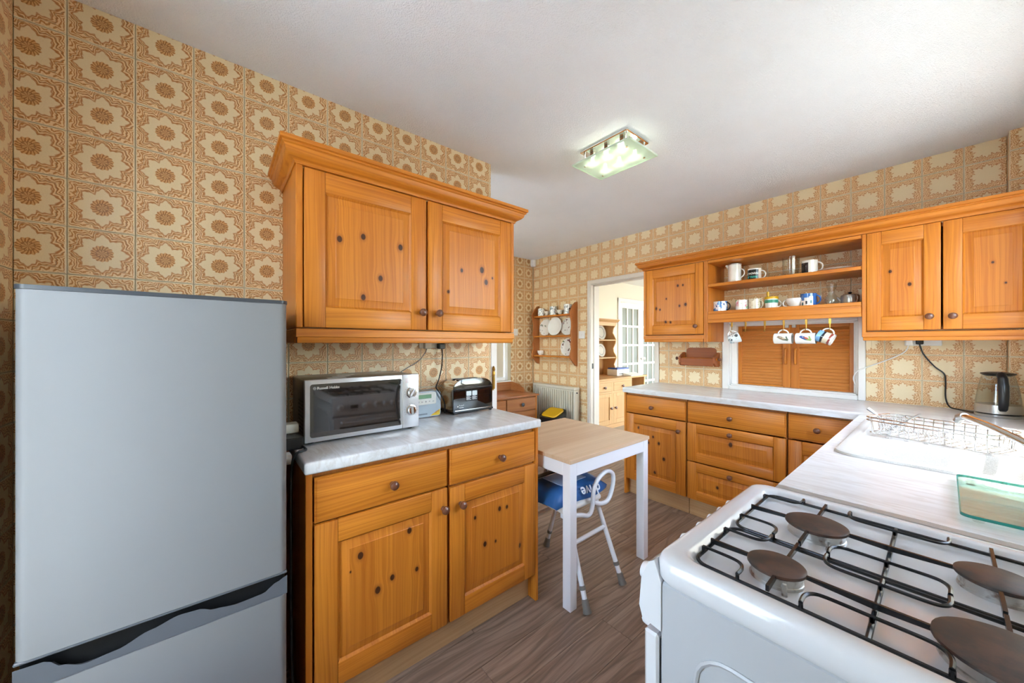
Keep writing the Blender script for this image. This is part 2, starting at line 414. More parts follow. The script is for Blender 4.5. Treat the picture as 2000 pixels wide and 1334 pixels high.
S = .152
def tile_mesh(name, rects, mat):
    mb = MB()
    for a, b, c, d in rects:
        e = .0016; t = .004
        lo = [mb.P(p) for p in ((a, c, -.001), (b, c, -.001), (b, d, -.001), (a, d, -.001))]
        md = [mb.P(p) for p in ((a, c, t-.0012), (b, c, t-.0012), (b, d, t-.0012), (a, d, t-.0012))]
        hi = [mb.P(p) for p in ((a+e, c+e, t), (b-e, c+e, t), (b-e, d-e, t), (a+e, d-e, t))]
        mb.F(*hi)
        for A, B in ((lo, md), (md, hi)):
            for k in range(4): m = (k+1) % 4; mb.F(A[k], A[m], B[m], B[k])
    me = mb.mesh(name, smooth=False); me.materials.append(mat); return me
def tile_wall(parent, axis, pos, u_off, v_off, u0, u1, v0, v1, holes, mat):
    """single ceramic tiles over a wall face; full tiles share one mesh"""
    g = .0011; full = tile_mesh('tile', [(-S/2+g, S/2-g, -S/2+g, S/2-g)], mat)
    rot = {'x': (PI/2, 0, PI/2), 'y': (PI/2, 0, 0), '-y': (PI/2, 0, PI), '-x': (PI/2, 0, -PI/2)}[axis]
    i0 = math.floor((u0-u_off)/S); i1 = math.ceil((u1-u_off)/S); j0 = math.floor((v0-v_off)/S); j1 = math.ceil((v1-v_off)/S)
    cnt = 0
    for i in range(i0, i1):
        for j in range(j0, j1):
            a, b = u_off+i*S, u_off+(i+1)*S; c, d = v_off+j*S, v_off+(j+1)*S
            A, B, C, D = max(a+g, u0), min(b-g, u1), max(c+g, v0), min(d-g, v1)
            if B-A < .006 or D-C < .006: continue
            hs = [h for h in holes if h[0] < B and h[1] > A and h[2] < D and h[3] > C]
            cu, cv = (a+b)/2, (c+d)/2
            sg = -1 if axis[0] == '-' else 1
            if not hs and A == a+g and B == b-g and C == c+g and D == d-g: me = full
            else:
                rs = [(p-cu, q-cu, r-cv, s-cv) for p, q, r, s in cells(A, B, C, D, [(max(h[0], A), min(h[1], B), max(h[2], C), min(h[3], D)) for h in hs]) if q-p > .004 and s-r > .004]
                if not rs: continue
                if sg < 0: rs = [(-q, -p, r, s) for p, q, r, s in rs]
                me = tile_mesh('tile_cut', rs, mat)
            o = bpy.data.objects.new('tile', me); COL.objects.link(o); o.parent = parent
            o.location = {'x': (pos, cu, cv), 'y': (cu, pos, cv), '-y': (cu, pos, cv), '-x': (pos, cu, cv)}[axis]; o.rotation_euler = rot
            cnt += 1
    return cnt

# ---- floor of vinyl planks
fl = struct('floor', MB().box(XF-.1, XR+.1, YB-.1, YW+.15, -.12, -.003), plain('underlay', '#4a3d33', .8), 'grey-brown oak plank kitchen floor')
PW, PLN = .152, 1.22
pm = {}
i = 0; xx = XF
while xx < XR:
    off = (i * .47) % 1.0 * PLN; yy = YB - PLN + off
    while yy < YW + .15:
        a, b = max(yy, YB), min(yy + PLN, YW + .15); x1 = min(xx + PW, XR)
        if b - a > .02 and x1 - xx > .02:
            key = (round(b-a, 3), round(x1-xx, 3))
            if key not in pm:
                h, q, e = (b-a)/2, (x1-xx)/2, .0006
                mb = MB(); lo = [mb.P(p) for p in ((-q+e, -h+e, -.003), (q-e, -h+e, -.003), (q-e, h-e, -.003), (-q+e, h-e, -.003))]
                hi = [mb.P(p) for p in ((-q+2*e, -h+2*e, 0), (q-2*e, -h+2*e, 0), (q-2*e, h-2*e, 0), (-q+2*e, h-2*e, 0))]
                mb.F(*hi)
                for k in range(4): mb.F(lo[k], lo[(k+1) % 4], hi[(k+1) % 4], hi[k])
                me = mb.mesh('plank', smooth=False); me.materials.append(M['plank']); pm[key] = me
            o = bpy.data.objects.new('plank', pm[key]); COL.objects.link(o); o.parent = fl; o.location = ((xx+x1)/2, (a+b)/2, 0)
        yy += PLN
    xx += PW; i += 1

ce = struct('ceiling', MB().box(XF-.1, XR+.14, YB-.14, YW+.004, CZ, CZ+.1), M['ceil'], 'white stippled kitchen ceiling')

# ---- walls
wl = wall('wall_left', TX(XL), YB, 1.307, 0, CZ, .11, M['grout'], label='wall of brown medallion tiles behind the fridge')
print('tiles left', tile_wall(wl, 'x', XL-.004, -.3746, 2.249 - 16*S, YB, 1.307, 0, CZ, [], M['tile_med']))
DOOR = (-2.49, -1.73, 0, 1.93); HATCH = (-1.10, -.35, .925, 1.425)
wb_ = wall('wall_back', TY(YW), XF-.1, XR+.12, 0, CZ, .15, M['grout'], [DOOR, HATCH], label='wall of brown scroll tiles with the doorway and serving hatch')
print('tiles back', tile_wall(wb_, 'y', YW+.004, -1.9054 - 12*S, 2.263 - 16*S, XF, .21, 0, CZ,
      [(-2.526, -1.693, -1, 1.972), (-1.152, -.316, .8, 1.452), (-1.69, .4, -1, .857), (-1.655, -1.14, 1.34, 1.9), (-.29, .4, 1.34, 1.9)], M['tile_plain']))
PY = 3.19
pier = struct('wall_pier', MB().box(.214, XR+.12, PY+.004, YW-.004, 0, CZ), M['grout'], 'tiled boxed-in pier in the corner by the window')
tile_wall(pier, 'y', PY+.004, .2105, 2.263 - 16*S, .2105, XR, WZ, CZ, [], M['tile_plain'])
tile_wall(pier, '-x', .2145, PY - S, 2.263 - 16*S, PY, YW-.004, WZ, CZ, [], M['tile_plain'])
WIN = (1.32, 2.68, 1.05, 2.12)
wr = wall('wall_right', TXm(XR), YB-.12, YW+.15, 0, CZ, .13, M['cream_wall'], [WIN], label='window wall above the sink')
BACK = (-1.08, -.42, .45, 2.2); DW = (-3.3, -1.95, .6, 2.2)  # both openings added out of view and sized for fill daylight
wf = wall('wall_front', lambda u, v, w_: (u, YB + w_, v), XF-.1, XR+.12, 0, CZ, .12, M['grout'], [BACK, DW], label='tiled wall beside the fridge, behind the camera')
tile_wall(wf, '-y', YB-.004, XL, 2.249 - 16*S, XL, -1.25, 0, CZ, [], M['tile_med'])
FWIN = (1.7, 2.86, .80, 2.0)
wfar = wall('wall_far', TX(XF), YB-.12, YW, 0, CZ, .12, M['grout'], [FWIN], label='far tiled wall of the dining end behind the pine chest')
tile_wall(wfar, 'x', XF-.004, 3.105 - 20*S, 2.263 - 16*S, .6, YW-.005, 0, CZ, [(FWIN[0]-.02, FWIN[1]+.02, FWIN[2]-.04, FWIN[3]+.02)], M['tile_med'])

# ---- door casing in the doorway, hatch casing, white post at the wall end
c = MB()
x0, x1, zt = DOOR[0], DOOR[1], DOOR[3]
c.bbox(x0-.036, x0+.004, YW-.014, YW-.0005, 0, zt+.042, .004); c.bbox(x1-.004, x1+.037, YW-.014, YW-.0005, 0, zt+.042, .004); c.bbox(x0+.004, x1-.004, YW-.014, YW-.0005, zt-.002, zt+.042, .004)
c.box(x0, x0+.006, YW, YW+.152, 0, zt); c.box(x1-.006, x1, YW, YW+.152, 0, zt); c.box(x0+.006, x1-.006, YW, YW+.152, zt-.006, zt)
c.box(x0+.006, x0+.014, YW+.05, YW+.08, 0, zt-.006); c.box(x0+.006, x1-.006, YW+.05, YW+.08, zt-.018, zt-.006)
t1 = struct('trim_1', c, plain('old_white_gloss', '#ddd4c8', .35), 'off-white painted door casing')
obj('latch_plate', MB().bbox(x0+.0055, x0+.0095, YW+.02, YW+.042, .98, 1.04, .0015), M['black'], t1)
c = MB(TY(YW))
hx0, hx1, hz0, hz1 = HATCH
c.bbox(hx0-.05, hx0+.002, hz0-.028, hz1+.027, 0, .016, .004); c.bbox(hx1-.002, hx1+.034, hz0-.028, hz1+.027, 0, .016, .004)
c.bbox(hx0+.002, hx1-.002, hz1-.004, hz1+.027, 0, .016, .004); c.bbox(hx0+.002, hx1-.002, hz0-.028, hz0+.004, 0, .022, .004)
c.box(hx0, hx0+.012, hz0, hz1, -.15, 0); c.box(hx1-.012, hx1, hz0, hz1, -.15, 0); c.box(hx0, hx1, hz1-.012, hz1, -.15, 0); c.box(hx0, hx1, hz0, hz0+.012, -.15, 0)
# inner stop bead
c.bbox(hx0+.012, hx0+.05, hz0+.012, hz1-.012, -.045, -.012, .003); c.bbox(hx1-.024, hx1-.012, hz0+.012, hz1-.012, -.045, -.012, .003); c.bbox(hx0+.05, hx1-.024, hz1-.02, hz1-.012, -.045, -.012, .002)
struct('trim_2', c, M['white'], 'white painted frame of the serving hatch')
c = MB(); c.bbox(XL-.11, XL+.004, 1.3075, 1.354, 0, 1.9, .004)
t3 = struct('trim_3', c, M['white'], 'white painted post closing the end of the tiled wall')
h = MB(); h.bbox(XL+.004, XL+.008, 1.312, 1.326, .98, 1.075, .001)
h.lathe([(0, 1.065), (.008, 1.068), (.010, 1.09), (.006, 1.10), (.010, 1.108), (.0065, 1.122), (.003, 1.128), (0, 1.13)], (XL+.014, 1.319, 0), n=12); h.lathe([(0, .99), (.008, .99), (.008, 1.065), (0, 1.066)], (XL+.014, 1.319, 0), n=12)
obj('brass_hinge', h, M['brass'], t3, label='brass hinge with finial')

# ---- windows
def window(name, T, u0, u1, v0, v1, mull, label, depth=.06, glassm='clear', fr=.05):
    mb = MB(T)
    for a, b, c_, d in ((u0, u0+fr, v0, v1), (u1-fr, u1, v0, v1), (u0+fr, u1-fr, v0, v0+fr), (u0+fr, u1-fr, v1-fr, v1)): mb.bbox(a, b, c_, d, -.10, -.10+depth, .004)
    for m in mull: mb.bbox(m-.025, m+.025, v0+fr, v1-fr, -.10, -.10+depth, .004)
    o = struct(name, mb, M['plastic_w'], label)
    ed = [u0+fr] + [x for m in mull for x in (m-.025, m+.025)] + [u1-fr]
    for k in range(0, len(ed), 2): obj('pane', MB(T).box(ed[k], ed[k+1], v0+fr, v1-fr, -.075, -.070), M[glassm], o)
    return o
w1 = window('window_1', TXm(XR), *WIN, [2.0], 'white framed kitchen window over the sink')
obj('window_sill', MB().bbox(XR-.02, XR+.05, WIN[0]-.03, WIN[1]+.0, WIN[2]-.025, WIN[2]-.001, .004), M['white'], w1)
w3 = window('fill_window_6', lambda u, v, w_: (u, YB + w_, v), *BACK, [], 'unseen white window added behind the camera for fill daylight')  # added window, never in view, fills from behind the camera
window('fill_window_5', lambda u, v, w_: (u, YB + w_, v), *DW, [-2.6], 'unseen white window added at the dining end for fill daylight')  # added out of view to brighten the dining end
portal('portal_5', ((DW[0]+DW[1])/2, YB-.02, (DW[2]+DW[3])/2), (PI/2, 0, 0), DW[1]-DW[0], DW[3]-DW[2])
w2 = window('window_2', TX(XF), *FWIN, [2.64], 'cream window with its blind down above the pine chest', fr=.045)
obj('roller_blind', MB(TX(XF)).box(FWIN[0]+.05, FWIN[1]-.05, FWIN[2]+.045, FWIN[3]-.05, -.068, -.064), plain('cream_blind', '#d9ccb4', .8, **{'Transmission Weight': 0.0}), w2)
obj('window_sill', MB().bbox(XF-.06, XF+.012, FWIN[0]-.02, FWIN[1]+.02, FWIN[2]-.035, FWIN[2]-.001, .004), M['white'], w2)
portal('portal_1', (XR+.02, (WIN[0]+WIN[1])/2, (WIN[2]+WIN[3])/2), (0, PI/2, 0), WIN[3]-WIN[2], WIN[1]-WIN[0])
portal('portal_2', ((BACK[0]+BACK[1])/2, YB-.02, (BACK[2]+BACK[3])/2), (PI/2, 0, 0), BACK[1]-BACK[0], BACK[3]-BACK[2])

# ---- the room beyond the doorway
LX0, LX1, LY0, LY1 = -3.6, 1.4, YW+.15, 8.2
struct('floor_lounge', MB().box(LX0-.1, LX1+.1, LY0, LY1+.1, -.1, -.001), plain('beige_carpet', '#b7a58c', .95), 'beige carpet of the room beyond the doorway')
struct('ceiling_lounge', MB().box(LX0-.1, LX1+.1, LY0-.145, LY1+.1, CZ-.02, CZ+.08), M['white'], 'white ceiling of the room beyond the doorway')
FD = (5.55, 6.98, 0, 2.0)
wall('wall_lounge_left', TX(LX0), LY0, LY1, 0, CZ, .1, M['cream_wall'], [FD], label='cream wall of the room beyond the doorway')
LW = (-2.6, 1.0, .35, 2.15)
wall('wall_lounge_back', TY(LY1), LX0-.1, LX1+.1, 0, CZ, .1, M['cream_wall'], [LW], label='back wall of the room beyond with its added window')
LW2 = (4.2, 7.4, .35, 2.15)
wall('wall_lounge_right', TXm(LX1), LY0, LY1, 0, CZ, .1, M['cream_wall'], [LW2], label='right wall of the room beyond')
wall('wall_lounge_front', lambda u, v, w_: (u, LY0 + .004 + w_, v), XR+.12, LX1+.1, 0, CZ, .1, M['cream_wall'], label='front wall of the room beyond')
window('fill_window_3', TY(LY1), *LW, [-.8], 'unseen wide window added in the back wall to light the room beyond')  # added out of view as daylight for the far room
window('fill_window_4', TXm(LX1), *LW2, [5.8], 'unseen wide window added in the right wall to light the room beyond')  # second unseen opening, added to light the far room
portal('portal_3', ((LW[0]+LW[1])/2, LY1+.02, 1.25), (-PI/2, 0, 0), LW[1]-LW[0], LW[3]-LW[2])
portal('portal_4', (LX1+.02, (LW2[0]+LW2[1])/2, 1.25), (0, PI/2, 0), LW2[3]-LW2[2], LW2[1]-LW2[0])
# French doors: two leaves of three by five panes
c = MB(TX(LX0)); c.bbox(FD[0]-.06, FD[0]+.01, 0, FD[3]+.07, -.004, .018, .004); c.bbox(FD[1]-.01, FD[1]+.06, 0, FD[3]+.07, -.004, .018, .004); c.bbox(FD[0]-.06, FD[1]+.06, FD[3], FD[3]+.07, -.004, .02, .004)
struct('trim_4', c, M['white'], 'white architrave round the French doors')
for k, (a, b) in enumerate(((FD[0]+.012, 6.262), (6.268, FD[1]-.012))):
    st, pw = .085, ((b-a) - .17 - .08) / 3
    zs = [.22]; ph = (1.90 - .22 - 4*.04) / 5
    mb = MB(TX(LX0)); mb.bbox(a, a+st, .005, 1.99, -.045, -.006, .003); mb.bbox(b-st, b, .005, 1.99, -.045, -.006, .003)
    mb.bbox(a+st, b-st, .005, .22, -.045, -.006, .003); mb.bbox(a+st, b-st, 1.90, 1.99, -.045, -.006, .003)
    for q in (1, 2): mb.bbox(a+st+q*(pw+.04)-.04, a+st+q*(pw+.04), .22, 1.90, -.0405, -.0105, .003)
    for q in range(1, 5): mb.bbox(a+st, b-st, .22+q*(ph+.04)-.04, .22+q*(ph+.04), -.042, -.009, .003)
    d = struct('door_%d' % (k+1), mb, M['white'], ('left' if k == 0 else 'right') + ' leaf of the white glazed French doors')
    for q in range(3):
        for p in range(5):
            u = a+st+q*(pw+.04); v = .22+p*(ph+.04)
            obj('pane', MB(TX(LX0)).box(u, u+pw, v, v+ph, -.03, -.024), M['obscure'], d)
    ku = b-.045 if k == 0 else a+.045
    pl = MB(TX(LX0)); pl.bbox(ku-.024, ku+.024, .95, 1.24, -.006, -.002, .002)
    hp = obj('finger_plate', pl, M['china'], d)
    for q in range(4): obj('flower', MB(TX(LX0)).lathe([(0, .0), (.008, .0), (.006, .002), (0, .002)], (0, 0, 0), n=8) if False else MB(TX(LX0)).bbox(ku-.006, ku+.006, 1.01+q*.05, 1.025+q*.05, -.002, -.001, .0004), plain('rose_print_%d%d' % (k, q), '#7d5560', .4), hp)
    kb = MB().lathe([(0, -.002), (.012, -.002), (.010, .02), (.024, .03), (.028, .042), (.02, .055), (0, .058)], (LX0, ku, .98), axis='x', n=16)
    obj('door_knob', kb, M['chrome'] if k == 0 else M['china'], d)
# hall seen as pale daylight behind the obscured panes
struct('wall_hall', MB().box(LX0-1.2, LX0-1.1, 5.0, 7.6, 0, CZ), M['cream_wall'], 'hall wall behind the French doors')
# ---- unseen ground outside, added and toned for the light it bounces in
g = struct('ground', MB().box(-30, .9, -30, 30, -.5, -.3), M['bounce_paving'], 'unseen pale paving added to bounce daylight in at the windows'); g['category'] = 'paving'

g = struct('ground_low_bounce', MB().box(.9, 30, -30, 30, -.5, -.29), M['gravel'], 'unseen grey gravel added to dim the bounce by the kitchen window'); g['category'] = 'gravel'
# ================================================================== pine kitchen units
def knob(parent, T, u, v, r=.0165):
    mb = MB()
    prof = [(0, 0), (.009, 0), (.0085, .006), (.0075, .010), (r*.85, .016), (r, .023), (r*.93, .030), (r*.6, .035), (0, .0365)]
    n_ = 18; rings = []
    for rr, h in prof:
        rings.append([mb.P(T(u + rr*math.cos(2*PI*j/n_), v + rr*math.sin(2*PI*j/n_), h)) for j in range(n_ if rr else 1)])
    for A, B in zip(rings[:-1], rings[1:]):
        for j in range(n_):
            k = (j+1) % n_
            if len(A) == 1: mb.F(A[0], B[k], B[j])
            elif len(B) == 1: mb.F(A[j], A[k], B[0])
            else: mb.F(A[j], A[k], B[k], B[j])
    return obj('knob', mb, M['knob'], parent)
PMAT = {}
def vmat(T): return 'x' if abs(T(0, 0, 1)[0] - T(0, 0, 0)[0]) > .5 else 'y'
def panel_door(parent, T, u0, u1, v0, v1, kn=None, st=.07, rail=.075, knots=(), name='door', bev=.028):
    """frame of stiles and rails with a raised, fielded panel; knots as fractions of the panel"""
    nn = vmat(T); hz = 'y' if nn == 'x' else 'x'; th = .02
    d = obj(name, MB(T).bbox(u0+.004, u1-.004, v0+.004, v1-.004, -th, -.0125, .001), M['pine_z'+nn], parent)
    for a, b in ((u0, u0+st), (u1-st, u1)): obj('stile', MB(T).bbox(a, b, v0, v1, -th+.0005, 0, .0035, 2), M['pine_z'+nn], d)
    for a, b in ((v0, v0+rail), (v1-rail, v1)):
        r = obj('rail', MB(T).bbox(u0+st, u1-st, a, b, -th+.0005, -.0006, .003, 2), M['pine_'+hz+nn], d)
    # moulded inner edge
    e = .007; a, b, c_, f = u0+st, u1-st, v0+rail, v1-rail
    mo = MB(T)
    o_ = [mo.P(p) for p in ((a, c_, -.001), (b, c_, -.001), (b, f, -.001), (a, f, -.001))]
    i_ = [mo.P(p) for p in ((a+e, c_+e, -.009), (b-e, c_+e, -.009), (b-e, f-e, -.009), (a+e, f-e, -.009))]
    for k in range(4): m = (k+1) % 4; mo.F(o_[k], o_[m], i_[m], i_[k])
    # panel
    mb = MB(T); a, b, c_, f = a+e-.001, b-e+.001, c_+e-.001, f-e+.001
    q = [mb.P(p) for p in ((a, c_, -.0105), (b, c_, -.0105), (b, f, -.0105), (a, f, -.0105))]
    s_ = [mb.P(p) for p in ((a+bev, c_+bev, -.003), (b-bev, c_+bev, -.003), (b-bev, f-bev, -.003), (a+bev, f-bev, -.003))]
    w_ = [mb.P(p) for p in ((a+bev+.002, c_+bev+.002, -.001), (b-bev-.002, c_+bev+.002, -.001), (b-bev-.002, f-bev-.002, -.001), (a+bev+.002, f-bev-.002, -.001))]
    mb.F(*w_)
    for A, B in ((q, s_), (s_, w_)):
        for k in range(4): m = (k+1) % 4; mb.F(A[k], A[m], B[m], B[k])
    o = len(mb.v); mb.v += mo.v; mb.f += [tuple(x+o for x in fc) for fc in mo.f]
    org = ORG[parent]; ou = org[1] if nn == 'x' else org[0]
    kk = [(a + ku*(b-a) - ou, c_ + kv*(f-c_) - org[2], kr) for ku, kv, kr in knots]
    mat = pine('pine_panel', 'z', nn, knots=kk, strips=.052) if kk else M['pine_z'+nn]
    obj('panel', mb, mat, d)
    if kn: knob(d, T, *kn)
    return d
def drawer(parent, T, u0, u1, v0, v1, kn):
    nn = vmat(T); hz = 'y' if nn == 'x' else 'x'
    mb = MB(T); mb.bbox(u0, u1, v0, v1, -.02, -.004, .002); mb.bbox(u0+.006, u1-.006, v0+.006, v1-.006, -.006, 0, .003, 2)
    d = obj('drawer', mb, M['pine_'+hz+nn], parent); knob(d, T, *kn); return d
def pelmet(parent, T, u0, u1, v0, v1, ret, name='pelmet', sides=(1, 1)):
    nn = vmat(T); hz = 'y' if nn == 'x' else 'x'; m = v0 + (v1-v0)*.42
    mb = MB(T); mb.bbox(u0, u1, m, v1, -.03, .002, .002); mb.bbox(u0+.004, u1-.004, v0, m+.002, -.03, -.003, .004, 2)
    if sides[0]: mb.bbox(u0, u0+.02, v0, v1, -ret, -.03, .002)
    if sides[1]: mb.bbox(u1-.02, u1, v0, v1, -ret, -.03, .002)
    return obj(name, mb, M['pine_'+hz+nn], parent)
def cornice_mesh(T, u0, u1, v0, ret, sides=(1, 1)):
    """swept ogee with mitred returns; (out, up) profile"""
    prof = [(-.012, 0), (.004, 0), (.006, .008), (.012, .014), (.026, .020), (.036, .030), (.040, .044), (.046, .047), (.046, .053), (.053, .056), (.053, .070), (-.012, .070)]
    mb = MB(T); sec = []
    path = []
    if sides[0]: path.append(lambda o, h: (u0 - o, v0 + h, -ret))
    path.append(lambda o, h: (u0 - (o if sides[0] else 0), v0 + h, o))
    path.append(lambda o, h: (u1 + (o if sides[1] else 0), v0 + h, o))
    if sides[1]: path.append(lambda o, h: (u1 + o, v0 + h, -ret))
    for p in path: sec.append([mb.P(p(o, h)) for o, h in prof])
    for A, B in zip(sec[:-1], sec[1:]):
        for k in range(len(prof)): m = (k+1) % len(prof); mb.F(A[k], A[m], B[m], B[k])
    mb.F(*sec[0]); mb.F(*sec[-1][::-1]); return mb

# ---- wall cupboard over the microwave
F = -1.42; T = TX(F)
cab = thing('wall_cabinet', 'honey pine wall cupboard with two knotty doors above the microwave', 'wall cabinet', (XL, .71, 1.27), group='pine wall cupboards')
mb = MB(T); d = -(F-XL)
mb.box(.236, 1.196, 1.33, 1.36, d+.002, -.022); mb.box(.236, 1.196, 1.88, 1.90, d+.002, -.022); mb.box(.236, 1.196, 1.36, 1.88, d+.002, d+.012); mb.box(.70, .735, 1.36, 1.88, d+.012, -.022)
obj('carcass', mb, M['pine_in'], cab)
for a, b in ((.212, .234), (1.198, 1.218)): obj('side_panel', MB(T).bbox(a, b, 1.325, 1.903, d+.001, 0, .003), M['pine_zy'], cab)
panel_door(cab, T, .238, .712, 1.327, 1.897, (.687, 1.402), knots=[(.13, .62, .0125), (.40, .68, .012), (.87, .64, .013), (.61, .30, .012), (.40, .10, .012)])
panel_door(cab, T, .722, 1.196, 1.327, 1.897, (.765, 1.402), knots=[(.30, .50, .010), (.66, .54, .016), (.08, .24, .008), (.74, .40, .014), (.86, .46, .006)])
pelmet(cab, T, .212, 1.218, 1.270, 1.322, -d-.001)
obj('cornice', cornice_mesh(T, .212, 1.218, 1.9, -d-.001), M['pine_yx'], cab)

# ---- base unit under the microwave
F = -1.255; T = TX(F); d = -(F-XL)
cab = thing('base_cabinet', 'honey pine base unit with two drawers and two knotty doors beside the fridge', 'base cabinet', (XL, .72, 0), group='pine base units')
mb = MB(T); mb.box(.236, 1.214, .12, .14, d+.01, -.022); mb.box(.236, 1.214, .14, .845, d+.01, d+.02); mb.box(.236, 1.214, .835, .855, d+.01, -.022); mb.box(.722, .738, .14, .835, d+.02, -.022)
mb.box(.236, 1.214, .676, .692, d+.2, -.022)
obj('carcass', mb, M['pine_in'], cab)
obj('side_panel', MB(T).bbox(.214, .234, 0.001, .856, d+.01, -.001, .002), M['pine_zy'], cab)
obj('side_panel', MB(T).bbox(1.216, 1.234, 0.001, .856, d+.01, -.001, .002), M['pine_zy'], cab)
drawer(cab, T, .240, .724, .692, .838, (.493, .759)); drawer(cab, T, .736, 1.214, .690, .836, (.991, .757))
panel_door(cab, T, .240, .722, .134, .686, (.701, .609), knots=[(.20, .83, .013), (.74, .90, .012), (.38, .46, .013), (.54, .52, .011), (.83, .50, .009), (.10, .72, .004)])
panel_door(cab, T, .736, 1.214, .134, .680, (.783, .606), knots=[(.55, .80, .011), (.68, .79, .009), (.30, .46, .012), (.48, .44, .007), (.93, .25, .011), (.14, .80, .008)])
obj('plinth', MB(T).box(.234, 1.216, 0.001, .12, -.075, -.055), M['plinth'], cab)
def worktop_slab(poly_boxes): 
    mb = MB()
    for b in poly_boxes: mb.bbox(*b, .008, 3)
    return mb
single('worktop', worktop_slab([(XL, -1.235, .208, 1.237, .858, WZ)]), M['marble'], 'marbled grey laminate worktop carrying the microwave and toaster', 'worktop', 'marbled worktops')

# ---- wall units on the hatch wall
F = 2.931; T = TY(F); d = -(YW-F)
cab = thing('wall_cabinet', 'pine wall cupboard with one knotty door beside the doorway', 'wall cabinet', (-1.4, YW, 1.279), group='pine wall cupboards')
mb = MB(T); mb.box(-1.641, -1.166, 1.34, 1.36, d+.002, -.022); mb.box(-1.641, -1.166, 1.88, 1.90, d+.002, -.022); mb.box(-1.641, -1.166, 1.36, 1.88, d+.002, d+.01)
obj('carcass', mb, M['pine_in'], cab)
obj('side_panel', MB(T).bbox(-1.661, -1.643, 1.335, 1.903, d+.001, 0, .002), M['pine_zx' if 'pine_zx' in M else 'pine_zy'], cab)
obj('side_panel', MB(T).bbox(-1.164, -1.137, 1.279, 1.903, d+.001, 0, .002), M['pine_zx' if 'pine_zx' in M else 'pine_zy'], cab)
panel_door(cab, T, -1.640, -1.168, 1.342, 1.900, (-1.219, 1.403), knots=[(.62, .80, .011), (.74, .80, .009), (.34, .55, .008), (.08, .36, .013), (.18, .33, .009), (.66, .38, .010), (.80, .40, .013), (.32, .06, .012), (.44, .05, .010)], st=.06)
pelmet(cab, T, -1.661, -1.164, 1.279, 1.333, -d-.001, sides=(1, 0))
unit = thing('open_shelf_unit', 'open pine shelf unit full of mugs above the serving hatch', 'shelf unit', (-.72, YW, 1.42))
for (z0, z1, nm) in ((1.882, 1.902, 'top_board'), (1.700, 1.722, 'shelf'), (1.490, 1.512, 'shelf')):
    obj(nm, MB(T).bbox(-1.135, -.302, z0, z1, d+.005, 0 if nm == 'top_board' else -.002, .002), M['pine_xz'], unit)
mb = MB(T); mb.bbox(-1.135, -.302, 1.424, 1.490, -.022, .002, .002); mb.bbox(-1.135, -.302, 1.445, 1.452, -.01, .006, .002)
obj('pelmet', mb, M['pine_xy'], unit)
cab = thing('wall_cabinet', 'pine wall cupboard with two doors over the kettle by the window', 'wall cabinet', (0, YW, 1.284), group='pine wall cupboards')
mb = MB(T); mb.box(-.281, .30, 1.34, 1.36, -.24, -.022); mb.box(-.281, .30, 1.88, 1.90, -.24, -.022); mb.box(-.281, .30, 1.36, 1.88, -.24, -.23)
obj('carcass', mb, M['pine_in'], cab)
obj('side_panel', MB(T).bbox(-.300, -.283, 1.33, 1.903, d+.001, 0, .002), M['pine_zy'], cab)
obj('side_panel', MB(T).bbox(.302, .32, 1.33, 1.903, -.24, 0, .002), M['pine_zy'], cab)
panel_door(cab, T, -.281, -.010, 1.342, 1.903, (-.048, 1.411), knots=[(.20, .62, .009), (.70, .42, .010)], st=.058, bev=.026)
panel_door(cab, T, -.003, .30, 1.342, 1.903, (.029, 1.409), knots=[(.50, .60, .006), (.72, .34, .005)], st=.062, bev=.026)
pelmet(cab, T, -.300, .32, 1.284, 1.333, .23, sides=(0, 0))
single('cornice', cornice_mesh(T, -1.661, .322, 1.9045, -d-.001, (1, 0)), M['pine_xy'], 'long pine cornice running along the tops of the units over the hatch', 'cornice')

# ---- base units on the hatch wall
F = 2.69; T = TY(F); d = -(YW-F)
def base_unit(label, u0, u1, left, build):
    cab = thing('base_cabinet', label, 'base cabinet', ((u0+u1)/2, YW, 0), group='pine base units')
    mb = MB(T); mb.box(u0+.002, u0+.018, .13, .854, d+.01, -.022); mb.box(u1-.018, u1-.002, .13, .854, d+.01, -.022); mb.box(u0+.018, u1-.018, .13, .146, d+.01, -.022); mb.box(u0+.018, u1-.018, .146, .854, d+.01, d+.02)
    mb.box(u0+.018, u1-.018, .838, .854, d+.02, -.022)
    obj('carcass', mb, M['pine_in'], cab)
    if left: obj('side_panel', MB(T).bbox(u0-.018, u0, .001, .854, d+.01, 0, .002), M['pine_zy'], cab)
    obj('plinth', MB(T).box(u0+.002, u1-.002, .001, .13, -.07, -.05), M['plinth_x'], cab)
    build(cab); return cab
base_unit('pine base unit with one drawer and one knotty door nearest the doorway', -1.683, -1.190, True, lambda c_: (
    drawer(c_, T, -1.681, -1.195, .692, .836, (-1.450, .757)),
    panel_door(c_, T, -1.681, -1.195, .134, .684, (-1.239, .611), knots=[(.10, .93, .011), (.48, .80, .010), (.36, .66, .011), (.62, .69, .012), (.74, .40, .014), (.52, .08, .012)])))
def three(c_):
    drawer(c_, T, -1.182, -.601, .694, .840, (-.899, .761))
    panel_door(c_, T, -1.182, -.601, .412, .686, (-.899, .650), st=.062, rail=.062, name='drawer', knots=[(.48, .75, .016)])
    panel_door(c_, T, -1.182, -.601, .134, .404, (-.899, .367), st=.062, rail=.062, name='drawer', knots=[(.30, .5, .011)])
base_unit('pine three-drawer base unit in the middle under the hatch', -1.188, -.597, False, three)
base_unit('pine corner base unit with one drawer over a door beside the sink run', -.595, -.30, False, lambda c_: (
    drawer(c_, T, -.591, -.305, .694, .842, (-.455, .767)), panel_door(c_, T, -.591, -.305, .134, .686, None, st=.066)))
